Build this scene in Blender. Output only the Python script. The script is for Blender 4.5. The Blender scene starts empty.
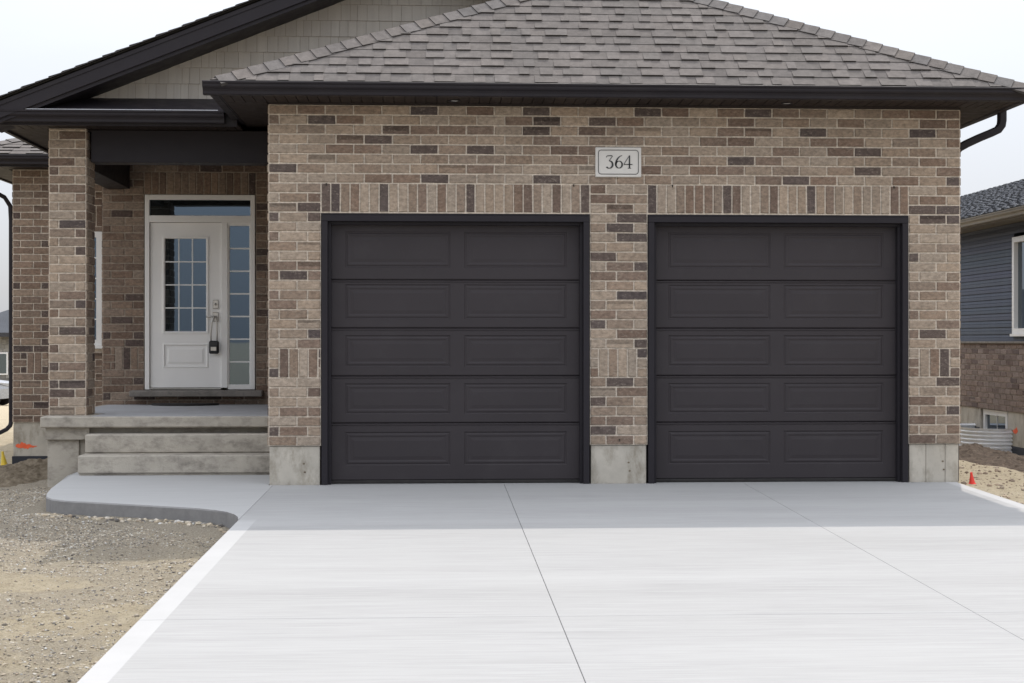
import bpy, math, random
from mathutils import Vector, Matrix
from mathutils import noise as mnoise
R = math.radians
random.seed(7)
scene = bpy.context.scene
COL = scene.collection

# ------------------------------------------------------------ camera, sky, sun, exposure
CAMZ = 1.358
cam_d = bpy.data.cameras.new("camera")
cam = bpy.data.objects.new("camera", cam_d)
COL.objects.link(cam)
cam.location = (0, -14.75, CAMZ)
cam.rotation_euler = (R(90), 0, -math.atan(80 / 1550))
cam_d.sensor_width = 36
cam_d.lens = 1550 / 1024 * 36
cam_d.clip_start = 0.1
cam_d.clip_end = 6000
scene.camera = cam

SUN_DIR = Vector((0.213, 0.643, 1.0)).normalized()
SUN_EL = math.asin(SUN_DIR.z)
SUN_AZ = math.atan2(SUN_DIR.x, SUN_DIR.y)
world = bpy.data.worlds.new("World")
scene.world = world
world.use_nodes = True
wn = world.node_tree.nodes
wl = world.node_tree.links
for n in list(wn):
    wn.remove(n)
wo = wn.new("ShaderNodeOutputWorld")
bg = wn.new("ShaderNodeBackground")
sky = wn.new("ShaderNodeTexSky")
sky.sky_type = 'NISHITA'
sky.sun_disc = False
sky.sun_elevation = SUN_EL
sky.sun_rotation = SUN_AZ
sky.air_density = 1.0
sky.dust_density = 3.0
sky.ozone_density = 1.0
bg.inputs[1].default_value = 0.15
# thin bright overcast veil in front of the clear sky
wtc = wn.new("ShaderNodeTexCoord"); wmp = wn.new("ShaderNodeMapping"); wmp.inputs["Scale"].default_value = (1, 1, 3.2)
wl.new(wtc.outputs["Generated"], wmp.inputs[0])
wnz = wn.new("ShaderNodeTexNoise"); wnz.inputs["Scale"].default_value = 2.2; wnz.inputs["Detail"].default_value = 6
wl.new(wmp.outputs[0], wnz.inputs["Vector"])
wr = wn.new("ShaderNodeMapRange")
for i_, v_ in ((1, .3), (2, .7), (3, .80), (4, .97)): wr.inputs[i_].default_value = v_
wl.new(wnz.outputs["Fac"], wr.inputs[0])
wmx = wn.new("ShaderNodeMix"); wmx.data_type = 'RGBA'
wl.new(wr.outputs[0], wmx.inputs[0]); wl.new(sky.outputs[0], wmx.inputs[6]); 
# an overcast veil is about three times as bright overhead as at the horizon
wsx = wn.new("ShaderNodeSeparateXYZ"); wl.new(wtc.outputs["Generated"], wsx.inputs[0])
wgr = wn.new("ShaderNodeMapRange"); wgr.inputs[1].default_value = 0.0; wgr.inputs[2].default_value = 1.0
wgr.inputs[3].default_value = 3.0; wgr.inputs[4].default_value = 11.5
wl.new(wsx.outputs[2], wgr.inputs[0])
wcl = wn.new("ShaderNodeMapRange"); wcl.inputs[1].default_value = .3; wcl.inputs[2].default_value = .7
wcl.inputs[3].default_value = .93; wcl.inputs[4].default_value = 1.08; wl.new(wnz.outputs["Fac"], wcl.inputs[0])
wmu = wn.new("ShaderNodeMath"); wmu.operation = 'MULTIPLY'; wl.new(wgr.outputs[0], wmu.inputs[0]); wl.new(wcl.outputs[0], wmu.inputs[1])
wvm = wn.new("ShaderNodeVectorMath"); wvm.operation = 'SCALE'; wvm.inputs[0].default_value = (0.962, 1.0, 1.078)
wl.new(wmu.outputs[0], wvm.inputs["Scale"]); wl.new(wvm.outputs[0], wmx.inputs[7])
wl.new(wmx.outputs[2], bg.inputs[0])
wl.new(bg.outputs[0], wo.inputs[0])

sun_d = bpy.data.lights.new("sun", 'SUN')
sun_d.energy = 2.0
sun_d.angle = R(0.55)
sun_d.color = (1.0, 0.94, 0.86)
sun = bpy.data.objects.new("sun", sun_d)
COL.objects.link(sun)
sun.rotation_euler = SUN_DIR.to_track_quat('Z', 'Y').to_euler()
sun.location = (3, 10, 30)

scene.view_settings.view_transform = 'Standard'
scene.view_settings.look = 'None'
scene.view_settings.gamma = 1
scene.view_settings.exposure = 0.47

# ------------------------------------------------------------ mesh builder
class MB:
    def __init__(s):
        s.v = []; s.f = []; s.c = []; s.m = []; s.sm = []
    def face(s, pts, col=(0.5, 0.5, 0.5), mi=0, smooth=False):
        b = len(s.v)
        s.v.extend(tuple(p) for p in pts)
        s.f.append(tuple(range(b, b + len(pts)))); s.c.append(col); s.m.append(mi); s.sm.append(smooth)
    def mesh(s, verts, faces, col=(0.5, 0.5, 0.5), mi=0, smooth=False):
        b = len(s.v)
        s.v.extend(tuple(p) for p in verts)
        for f in faces:
            s.f.append(tuple(b + i for i in f)); s.c.append(col); s.m.append(mi); s.sm.append(smooth)
    def box(s, x0, x1, y0, y1, z0, z1, col=(0.5, 0.5, 0.5), mi=0, bev=0.0):
        if x0 > x1: x0, x1 = x1, x0
        if y0 > y1: y0, y1 = y1, y0
        if z0 > z1: z0, z1 = z1, z0
        if bev <= 0:
            vs = [(x, y, z) for z in (z0, z1) for y in (y0, y1) for x in (x0, x1)]
            s.mesh(vs, [(0, 2, 3, 1), (4, 5, 7, 6), (0, 1, 5, 4), (2, 6, 7, 3), (0, 4, 6, 2), (1, 3, 7, 5)], col, mi)
            return
        b = min(bev, (x1 - x0) * .45, (y1 - y0) * .45, (z1 - z0) * .45)
        # chamfered box: 24 verts
        V = []
        idx = {}
        X = (x0, x1); Y = (y0, y1); Z = (z0, z1)
        for i in (0, 1):
            for j in (0, 1):
                for k in (0, 1):
                    sx = b if i == 0 else -b; sy = b if j == 0 else -b; sz = b if k == 0 else -b
                    idx[(i, j, k, 0)] = len(V); V.append((X[i], Y[j] + sy, Z[k] + sz))
                    idx[(i, j, k, 1)] = len(V); V.append((X[i] + sx, Y[j], Z[k] + sz))
                    idx[(i, j, k, 2)] = len(V); V.append((X[i] + sx, Y[j] + sy, Z[k]))
        F = []
        for i in (0, 1):
            q = [idx[(i, 0, 0, 0)], idx[(i, 1, 0, 0)], idx[(i, 1, 1, 0)], idx[(i, 0, 1, 0)]]
            F.append(q if i else q[::-1])
            q = [idx[(0, i, 0, 1)], idx[(1, i, 0, 1)], idx[(1, i, 1, 1)], idx[(0, i, 1, 1)]]
            F.append(q[::-1] if i else q)
            q = [idx[(0, 0, i, 2)], idx[(1, 0, i, 2)], idx[(1, 1, i, 2)], idx[(0, 1, i, 2)]]
            F.append(q if i else q[::-1])
        for a in (0, 1):
            for c in (0, 1):
                F.append([idx[(a, c, 0, 0)], idx[(a, c, 1, 0)], idx[(a, c, 1, 1)], idx[(a, c, 0, 1)]])
                F.append([idx[(a, 0, c, 0)], idx[(a, 1, c, 0)], idx[(a, 1, c, 2)], idx[(a, 0, c, 2)]])
                F.append([idx[(0, a, c, 1)], idx[(1, a, c, 1)], idx[(1, a, c, 2)], idx[(0, a, c, 2)]])
        for i in (0, 1):
            for j in (0, 1):
                for k in (0, 1):
                    F.append([idx[(i, j, k, 0)], idx[(i, j, k, 1)], idx[(i, j, k, 2)]])
        s.mesh(V, F, col, mi)
    def prism(s, prof, p0, p1, ax, up=(0, 0, 1), col=(0.5, 0.5, 0.5), mi=0, cap=True):
        """profile of (out, up) pairs swept from p0 to p1; ax = outward direction"""
        ax = Vector(ax); up = Vector(up); p0 = Vector(p0); p1 = Vector(p1)
        n = len(prof)
        a = [p0 + ax * o + up * z for o, z in prof]
        b = [p1 + ax * o + up * z for o, z in prof]
        F = [(i, (i + 1) % n, n + (i + 1) % n, n + i) for i in range(n)]
        if cap:
            F.append(tuple(range(n))[::-1]); F.append(tuple(range(n, 2 * n)))
        s.mesh(a + b, F, col, mi)
    def tube(s, pts, r, seg=8, col=(0.5, 0.5, 0.5), mi=0, rect=None):
        """round tube, or a rectangular one when rect=(w,h)"""
        pts = [Vector(p) for p in pts]
        rings = []
        for i, p in enumerate(pts):
            d = (pts[min(i + 1, len(pts) - 1)] - pts[max(i - 1, 0)]).normalized()
            ref = Vector((0, 1, 0)) if abs(d.y) < 0.9 else Vector((1, 0, 0))
            a = d.cross(ref).normalized(); b = d.cross(a).normalized()
            if rect:
                w, h = rect[0] / 2, rect[1] / 2
                k = 0.3
                off = [(-w, -h + k * h), (-w + k * w, -h), (w - k * w, -h), (w, -h + k * h), (w, h - k * h), (w - k * w, h), (-w + k * w, h), (-w, h - k * h)]
                rings.append([p + a * x + b * y for x, y in off])
            else:
                rr = r[i] if isinstance(r, (list, tuple)) else r
                rings.append([p + a * math.cos(2 * math.pi * t / seg) * rr + b * math.sin(2 * math.pi * t / seg) * rr for t in range(seg)])
        n = len(rings[0])
        V = [v for rg in rings for v in rg]
        F = []
        for i in range(len(rings) - 1):
            for t in range(n):
                F.append((i * n + t, i * n + (t + 1) % n, (i + 1) * n + (t + 1) % n, (i + 1) * n + t))
        F.append(tuple(range(n))[::-1]); F.append(tuple((len(rings) - 1) * n + t for t in range(n)))
        s.mesh(V, F, col, mi, smooth=(rect is None))
    def build(s, name, mat, parent=None, smooth=False):
        me = bpy.data.meshes.new(name)
        me.from_pydata(s.v, [], s.f)
        for m in (mat if isinstance(mat, (list, tuple)) else [mat]):
            me.materials.append(m)
        me.polygons.foreach_set("material_index", s.m)
        me.polygons.foreach_set("use_smooth", [smooth or q for q in s.sm])
        at = me.color_attributes.new("tone", 'FLOAT_COLOR', 'CORNER')
        data = []
        for p, c in zip(s.f, s.c):
            for _ in p:
                data.extend((c[0], c[1], c[2], 1.0))
        at.data.foreach_set("color", data)
        me.update()
        o = bpy.data.objects.new(name, me)
        COL.objects.link(o)
        if parent: o.parent = parent
        return o

def tag(o, label=None, cat=None, group=None, kind=None):
    if label: o["label"] = label
    if cat: o["category"] = cat
    if group: o["group"] = group
    if kind: o["kind"] = kind
    return o
def empty(name, loc=(0, 0, 0)):
    o = bpy.data.objects.new(name, None); COL.objects.link(o); o.location = loc
    o.empty_display_size = 0.3
    return o
def keep_world(o):
    """children are written in world coordinates: shift them to their parent's empty"""
    o.matrix_parent_inverse = o.parent.matrix_basis.inverted() if o.parent else Matrix()

# ------------------------------------------------------------ materials
def new_mat(name):
    m = bpy.data.materials.new(name); m.use_nodes = True
    nt = m.node_tree
    return m, nt, nt.nodes["Principled BSDF"]
def N(nt, t, **kw):
    n = nt.nodes.new(t)
    for k, v in kw.items(): setattr(n, k, v)
    return n
def mapped(nt, scale=(1, 1, 1), rot=(0, 0, 0)):
    tc = N(nt, "ShaderNodeTexCoord"); mp = N(nt, "ShaderNodeMapping")
    mp.inputs["Scale"].default_value = scale
    mp.inputs["Rotation"].default_value = rot
    nt.links.new(tc.outputs["Object"], mp.inputs[0])
    return mp.outputs[0]
def nz(nt, vec, scale, detail=4, rough=0.55):
    n = N(nt, "ShaderNodeTexNoise")
    n.inputs["Scale"].default_value = scale; n.inputs["Detail"].default_value = detail
    n.inputs["Roughness"].default_value = rough
    nt.links.new(vec, n.inputs["Vector"])
    return n.outputs["Fac"]
def rng(nt, fac, a, b, lo=0.0, hi=1.0):
    n = N(nt, "ShaderNodeMapRange"); n.clamp = True
    for i, v in ((1, a), (2, b), (3, lo), (4, hi)): n.inputs[i].default_value = v
    nt.links.new(fac, n.inputs[0]); return n.outputs[0]
def mixc(nt, fac, a, b, mode='MIX'):
    n = N(nt, "ShaderNodeMix"); n.data_type = 'RGBA'; n.blend_type = mode
    for sock, v in ((n.inputs[0], fac), (n.inputs[6], a), (n.inputs[7], b)):
        if isinstance(v, (int, float)): sock.default_value = v
        elif isinstance(v, tuple): sock.default_value = (v[0], v[1], v[2], 1)
        else: nt.links.new(v, sock)
    return n.outputs[2]
def bump(nt, bsdf, fac, strength, dist):
    b = N(nt, "ShaderNodeBump"); b.inputs["Strength"].default_value = strength
    b.inputs["Distance"].default_value = dist
    nt.links.new(fac, b.inputs["Height"]); nt.links.new(b.outputs[0], bsdf.inputs["Normal"])
def math_(nt, op, a, b=None):
    n = N(nt, "ShaderNodeMath"); n.operation = op
    for i, v in enumerate((a, b)):
        if v is None: continue
        if isinstance(v, (int, float)): n.inputs[i].default_value = v
        else: nt.links.new(v, n.inputs[i])
    return n.outputs[0]

def simple(name, col, rough=0.6, metal=0.0, var=0.08, scale=3.0, bmp=0.0, spec=0.5, dirt=None):
    m, nt, b = new_mat(name)
    b.inputs["Roughness"].default_value = rough; b.inputs["Metallic"].default_value = metal
    b.inputs["Specular IOR Level"].default_value = spec
    v = mapped(nt)
    f = rng(nt, nz(nt, v, scale, 5), 0.3, 0.7)
    c = mixc(nt, f, tuple(x * (1 - var) for x in col), tuple(min(1, x * (1 + var)) for x in col))
    if dirt:
        d = rng(nt, nz(nt, v, scale * 2.3, 6, 0.7), 0.52, 0.68, 0, dirt[1])
        c = mixc(nt, d, c, dirt[0])
    nt.links.new(c, b.inputs["Base Color"])
    r = rng(nt, nz(nt, v, scale * 4, 3), 0.3, 0.7, max(0, rough - .07), min(1, rough + .07))
    nt.links.new(r, b.inputs["Roughness"])
    if bmp: bump(nt, b, nz(nt, v, 90, 4), 0.5, bmp)
    return m

def toned(name, rough=0.9, mott=0.22, scale=14, fine=120, bmp=0.002, stretch=(1, 1, 1.6), blotch=None):
    """base colour from the per-piece colour attribute, mottled by noise"""
    m, nt, b = new_mat(name)
    b.inputs["Roughness"].default_value = rough
    b.inputs["Specular IOR Level"].default_value = 0.25
    a = N(nt, "ShaderNodeAttribute"); a.attribute_name = "tone"
    v = mapped(nt, stretch)
    f = rng(nt, nz(nt, v, scale, 5, 0.65), 0.3, 0.7, 1 - mott, 1 + mott)
    g = rng(nt, nz(nt, v, fine, 3, 0.6), 0.3, 0.7, 1 - mott * .6, 1 + mott * .6)
    h = rng(nt, nz(nt, v, 0.9, 3, 0.5), 0.3, 0.7, 0.93, 1.07)
    k = math_(nt, 'MULTIPLY', math_(nt, 'MULTIPLY', f, g), h)
    cc = N(nt, "ShaderNodeCombineColor")
    for i in range(3): nt.links.new(k, cc.inputs[i])
    c = mixc(nt, 1.0, a.outputs["Color"], cc.outputs[0], 'MULTIPLY')
    if blotch:
        d = rng(nt, nz(nt, v, blotch[1], 4, 0.7), 0.56, 0.66, 0, blotch[2])
        c = mixc(nt, d, c, blotch[0])
    nt.links.new(c, b.inputs["Base Color"])
    bump(nt, b, nz(nt, v, fine * .7, 4, 0.7), 0.6, bmp)
    return m

M = {}
M['brick'] = toned('brick', mott=0.34, scale=26, fine=100, bmp=0.006, blotch=((0.36, 0.31, 0.255), 34, 0.45))
M['shingle'] = toned('shingle', mott=0.20, scale=14, fine=110, bmp=0.005, stretch=(1, 1, 1))
M['siding'] = toned('siding', rough=0.6, mott=0.05, scale=3, fine=60, bmp=0.0006, stretch=(6, 6, 0.5))
M['stones'] = toned('stones', mott=0.2, scale=30, fine=150, bmp=0.001, stretch=(1, 1, 1))
M['dark_metal'] = simple('dark_metal', (0.0195, 0.0168, 0.0205), 0.5, var=0.10, scale=2, spec=0.22, dirt=((0.04, 0.036, 0.035), 0.2))
M['soffit'] = simple('soffit_metal', (0.027, 0.0205, 0.019), 0.6, spec=0.2, var=0.1)
M['door_dark'] = simple('garage_door_paint', (0.0375, 0.0320, 0.0350), 0.55, spec=0.25, var=0.07, scale=1.3, bmp=0.0006, dirt=((0.07, 0.065, 0.066), 0.12))
M['trim_dark'] = simple('trim_dark', (0.0215, 0.0190, 0.0230), 0.55, spec=0.2, var=0.06)
M['white'] = simple('white_paint', (0.84, 0.825, 0.80), 0.45, var=0.02)
M['vinyl'] = simple('white_vinyl', (0.78, 0.77, 0.75), 0.4, var=0.03)
M['grille'] = simple('grille_bars', (0.8, 0.8, 0.78), 0.5, var=0.02)
M['steel'] = simple('brushed_steel', (0.45, 0.43, 0.40), 0.35, metal=0.9, var=0.08, scale=20)
M['black'] = simple('black_plastic', (0.018, 0.018, 0.02), 0.5, var=0.1)
M['rubber'] = simple('rubber', (0.02, 0.018, 0.017), 0.85, var=0.3, scale=12, bmp=0.002)
M['drip'] = simple('drip_edge', (0.5, 0.5, 0.52), 0.3, metal=0.8, var=0.1)
M['membrane'] = simple('membrane', (0.014, 0.017, 0.028), 0.45, var=0.3, scale=8, bmp=0.003)
M['plaque'] = simple('plaque_stone', (0.62, 0.60, 0.57), 0.7, var=0.05, scale=8, bmp=0.0008)
M['orange'] = simple('orange_spray', (0.80, 0.13, 0.05), 0.8, var=0.15, scale=20)
M['red'] = simple('red_plastic', (0.75, 0.045, 0.03), 0.5, var=0.1)
M['yellow'] = simple('yellow_plastic', (0.70, 0.50, 0.05), 0.5, var=0.1)
M['lens'] = simple('frosted_lens', (0.6, 0.6, 0.58), 0.4)
M['sill'] = simple('sill_stone', (0.21, 0.19, 0.17), 0.85, var=0.2, scale=9, bmp=0.004, dirt=((0.11, 0.10, 0.09), 0.6))
M['car'] = simple('car_paint', (0.42, 0.43, 0.45), 0.25, metal=0.4, var=0.02)
M['glass'] = None
def glass(name, tint):
    m, nt, b = new_mat(name)
    b.inputs["Base Color"].default_value = (*tint, 1)
    b.inputs["Roughness"].default_value = 0.015
    b.inputs["IOR"].default_value = 2.1
    b.inputs["Specular Tint"].default_value = (0.62, 0.80, 1.0, 1)
    b.inputs["Specular IOR Level"].default_value = 0.6
    v = mapped(nt)
    bump(nt, b, nz(nt, v, 1.2, 1), 0.06, 0.02)
    return m
M['glass'] = glass('window_glass', (0.012, 0.014, 0.015))

def concrete(name, col, stain, stain_amt, streak=(1, 1, 1), sc=2.0, bmp=0.002, lo=.5, hi=.7):
    m, nt, b = new_mat(name)
    b.inputs["Roughness"].default_value = 0.88; b.inputs["Specular IOR Level"].default_value = 0.25
    v = mapped(nt, streak); v2 = mapped(nt)
    f = rng(nt, nz(nt, v2, 4, 6, 0.65), 0.3, 0.7)
    c = mixc(nt, f, tuple(x * .87 for x in col), tuple(x * 1.12 for x in col))
    d = rng(nt, nz(nt, v, sc, 7, 0.72), lo, hi, 0, stain_amt)
    c = mixc(nt, d, c, stain)
    sp = rng(nt, nz(nt, v2, 140, 2, 0.5), 0.62, 0.75, 0, 0.25)
    c = mixc(nt, sp, c, tuple(x * .5 for x in col))
    nt.links.new(c, b.inputs["Base Color"])
    bump(nt, b, nz(nt, v2, 60, 5, 0.7), 0.6, bmp)
    return m
M['foundation'] = concrete('foundation_concrete', (0.47, 0.435, 0.375), (0.20, 0.17, 0.125), 0.7, (1.5, 1.5, .7), 4, .003, .48, .68)
M['step'] = concrete('step_concrete', (0.41, 0.375, 0.32), (0.13, 0.115, 0.10), 0.75, (.9, 1, 1.5), 5.5, 0.006, .46, .70)
M['porchtop'] = concrete('porch_top', (0.36, 0.36, 0.37), (0.28, 0.27, 0.25), 0.4)

def driveway_mat():
    m, nt, b = new_mat('broomed_concrete')
    b.inputs["Roughness"].default_value = 0.9; b.inputs["Specular IOR Level"].default_value = 0.2
    v = mapped(nt, (0.5, 14, 1)); v2 = mapped(nt); v3 = mapped(nt, (0.12, 1.3, 1))
    f = rng(nt, nz(nt, v, 4, 6, 0.7), 0.3, 0.7)                      # broom strokes across the drive
    g = rng(nt, nz(nt, v2, 0.7, 4), 0.3, 0.7)
    h = rng(nt, nz(nt, v3, 1.0, 5, 0.6), 0.35, 0.65)                 # broad bands of each broom pass
    c = mixc(nt, f, (0.255, 0.251, 0.247), (0.375, 0.371, 0.366))
    c = mixc(nt, math_(nt, 'MULTIPLY', g, .45), c, (0.33, 0.325, 0.315))
    c = mixc(nt, math_(nt, 'MULTIPLY', h, .45), c, (0.41, 0.407, 0.40))
    sp = rng(nt, nz(nt, v2, 170, 2), 0.64, 0.74, 0, 0.3)
    c = mixc(nt, sp, c, (0.28, 0.28, 0.28))
    # smooth trowelled band along the left edge
    tc = N(nt, "ShaderNodeTexCoord"); sx = N(nt, "ShaderNodeSeparateXYZ")
    nt.links.new(tc.outputs["Object"], sx.inputs[0])
    xe = math_(nt, 'SUBTRACT', sx.outputs[0], math_(nt, 'MULTIPLY', sx.outputs[1], .0111))
    edge = math_(nt, 'MAXIMUM', math_(nt, 'MULTIPLY', rng(nt, xe, -1.362, -1.357, 1, 0), rng(nt, sx.outputs[1], -2.55, -2.35, 1, 0)), rng(nt, sx.outputs[0], 4.95, 4.955, 0, 1))
    c = mixc(nt, edge, c, mixc(nt, rng(nt, nz(nt, v2, 3, 4), .3, .7), (0.395, 0.391, 0.385), (0.425, 0.42, 0.415)))
    nt.links.new(c, b.inputs["Base Color"])
    vb = mapped(nt, (1.0, 60, 1))
    hh = math_(nt, 'MULTIPLY', nz(nt, vb, 5, 4, 0.6), math_(nt, 'SUBTRACT', 1.0, edge))
    bump(nt, b, hh, 0.5, 0.0025)
    return m
M['drive'] = driveway_mat()
def walk_mat():
    m, nt, b = new_mat('walk_concrete')
    b.inputs["Roughness"].default_value = 0.9; b.inputs["Specular IOR Level"].default_value = 0.2
    v = mapped(nt, (0.35, 6, 1)); v2 = mapped(nt)
    f = rng(nt, nz(nt, v, 4, 6, 0.7), 0.3, 0.7)
    c = mixc(nt, f, (0.36, 0.357, 0.352), (0.41, 0.407, 0.40))
    geo = N(nt, "ShaderNodeNewGeometry"); sx = N(nt, "ShaderNodeSeparateXYZ")
    nt.links.new(geo.outputs["True Normal"], sx.inputs[0])
    side = rng(nt, sx.outputs[2], 0.3, 0.8, 1, 0)      # side faces get a darker colour than the top
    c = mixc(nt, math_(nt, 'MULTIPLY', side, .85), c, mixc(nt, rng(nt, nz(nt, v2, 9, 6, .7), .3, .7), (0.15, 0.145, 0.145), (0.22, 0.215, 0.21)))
    nt.links.new(c, b.inputs["Base Color"])
    bump(nt, b, nz(nt, v2, 70, 5, 0.7), 0.5, 0.002)
    return m
M['walk'] = walk_mat()

def ground_mat():
    m, nt, b = new_mat('sand_and_gravel')
    b.inputs["Roughness"].default_value = 0.95; b.inputs["Specular IOR Level"].default_value = 0.15
    v = mapped(nt)
    tc = N(nt, "ShaderNodeTexCoord"); sx = N(nt, "ShaderNodeSeparateXYZ")
    nt.links.new(tc.outputs["Object"], sx.inputs[0])
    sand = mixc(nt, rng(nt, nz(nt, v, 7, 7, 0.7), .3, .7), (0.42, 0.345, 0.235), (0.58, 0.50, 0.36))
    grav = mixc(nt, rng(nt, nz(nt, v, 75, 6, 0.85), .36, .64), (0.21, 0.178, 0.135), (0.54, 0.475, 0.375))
    n1 = nz(nt, v, 1.1, 6, 0.65)
    # crushed stone lies along the walk; sand further down the lot
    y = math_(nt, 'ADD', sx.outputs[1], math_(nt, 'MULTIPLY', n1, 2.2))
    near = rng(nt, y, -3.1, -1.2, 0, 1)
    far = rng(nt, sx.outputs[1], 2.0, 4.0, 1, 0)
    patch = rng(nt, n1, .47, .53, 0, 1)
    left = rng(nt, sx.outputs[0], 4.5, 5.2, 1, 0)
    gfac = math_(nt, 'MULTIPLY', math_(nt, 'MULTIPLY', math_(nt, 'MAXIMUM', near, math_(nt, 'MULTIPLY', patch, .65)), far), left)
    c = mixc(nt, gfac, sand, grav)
    clods = rng(nt, nz(nt, v, 55, 6, 0.8), .52, .62, 0, .6)
    c = mixc(nt, clods, c, (0.15, 0.12, 0.085))
    pale = rng(nt, nz(nt, v, 90, 5, 0.8), .56, .64, 0, .6)
    c = mixc(nt, pale, c, (0.50, 0.46, 0.38))
    nt.links.new(c, b.inputs["Base Color"])
    bump(nt, b, nz(nt, v, 45, 9, 0.85), 1.0, 0.035)
    return m
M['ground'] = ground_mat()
def soil_mat():
    m, nt, b = new_mat('dug_soil')
    b.inputs["Roughness"].default_value = 0.97; b.inputs["Specular IOR Level"].default_value = 0.1
    v = mapped(nt)
    c = mixc(nt, rng(nt, nz(nt, v, 11, 7, 0.75), .3, .7), (0.13, 0.102, 0.072), (0.30, 0.248, 0.18))
    nt.links.new(c, b.inputs["Base Color"])
    bump(nt, b, nz(nt, v, 25, 8, 0.8), 1.0, 0.03)
    return m
M['soil'] = soil_mat()
M['dug'] = simple('dark_dug_soil', (0.105, 0.08, 0.062), 0.97, var=0.4, scale=12, bmp=0.05, spec=0.1, dirt=((0.21, 0.17, 0.13), 0.7))
M['asphalt'] = simple('asphalt', (0.06, 0.06, 0.062), 0.9, var=0.2, scale=20, bmp=0.003)
M['galv'] = simple('galvanised_steel', (0.85, 0.86, 0.88), 0.5, metal=0.3, var=0.08, scale=6)

# ------------------------------------------------------------ bricks
CH = 0.0922
TAN = [((0.345, 0.275, 0.213), 23), ((0.300, 0.235, 0.180), 23), ((0.250, 0.190, 0.145), 20), ((0.205, 0.147, 0.112), 16),
       ((0.155, 0.110, 0.086), 7), ((0.108, 0.083, 0.073), 9), ((0.090, 0.071, 0.066), 4)]
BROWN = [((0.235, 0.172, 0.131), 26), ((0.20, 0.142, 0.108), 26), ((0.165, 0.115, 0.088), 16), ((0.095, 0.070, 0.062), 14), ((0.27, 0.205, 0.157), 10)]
NEIGH = [((0.24, 0.185, 0.160), 30), ((0.21, 0.162, 0.14), 26), ((0.18, 0.135, 0.118), 16), ((0.135, 0.10, 0.09), 10)]
MORTAR = (0.56, 0.49, 0.41)
def pick(pal, rnd, v=.08, hs=.03):
    t = rnd.random() * sum(w for _, w in pal)
    for c, w in pal:
        t -= w
        if t <= 0: break
    k = rnd.uniform(1 - v, 1 + v); s = rnd.uniform(-hs, hs)
    return (c[0] * k * (1 + s), c[1] * k, c[2] * k * (1 - s))

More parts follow.
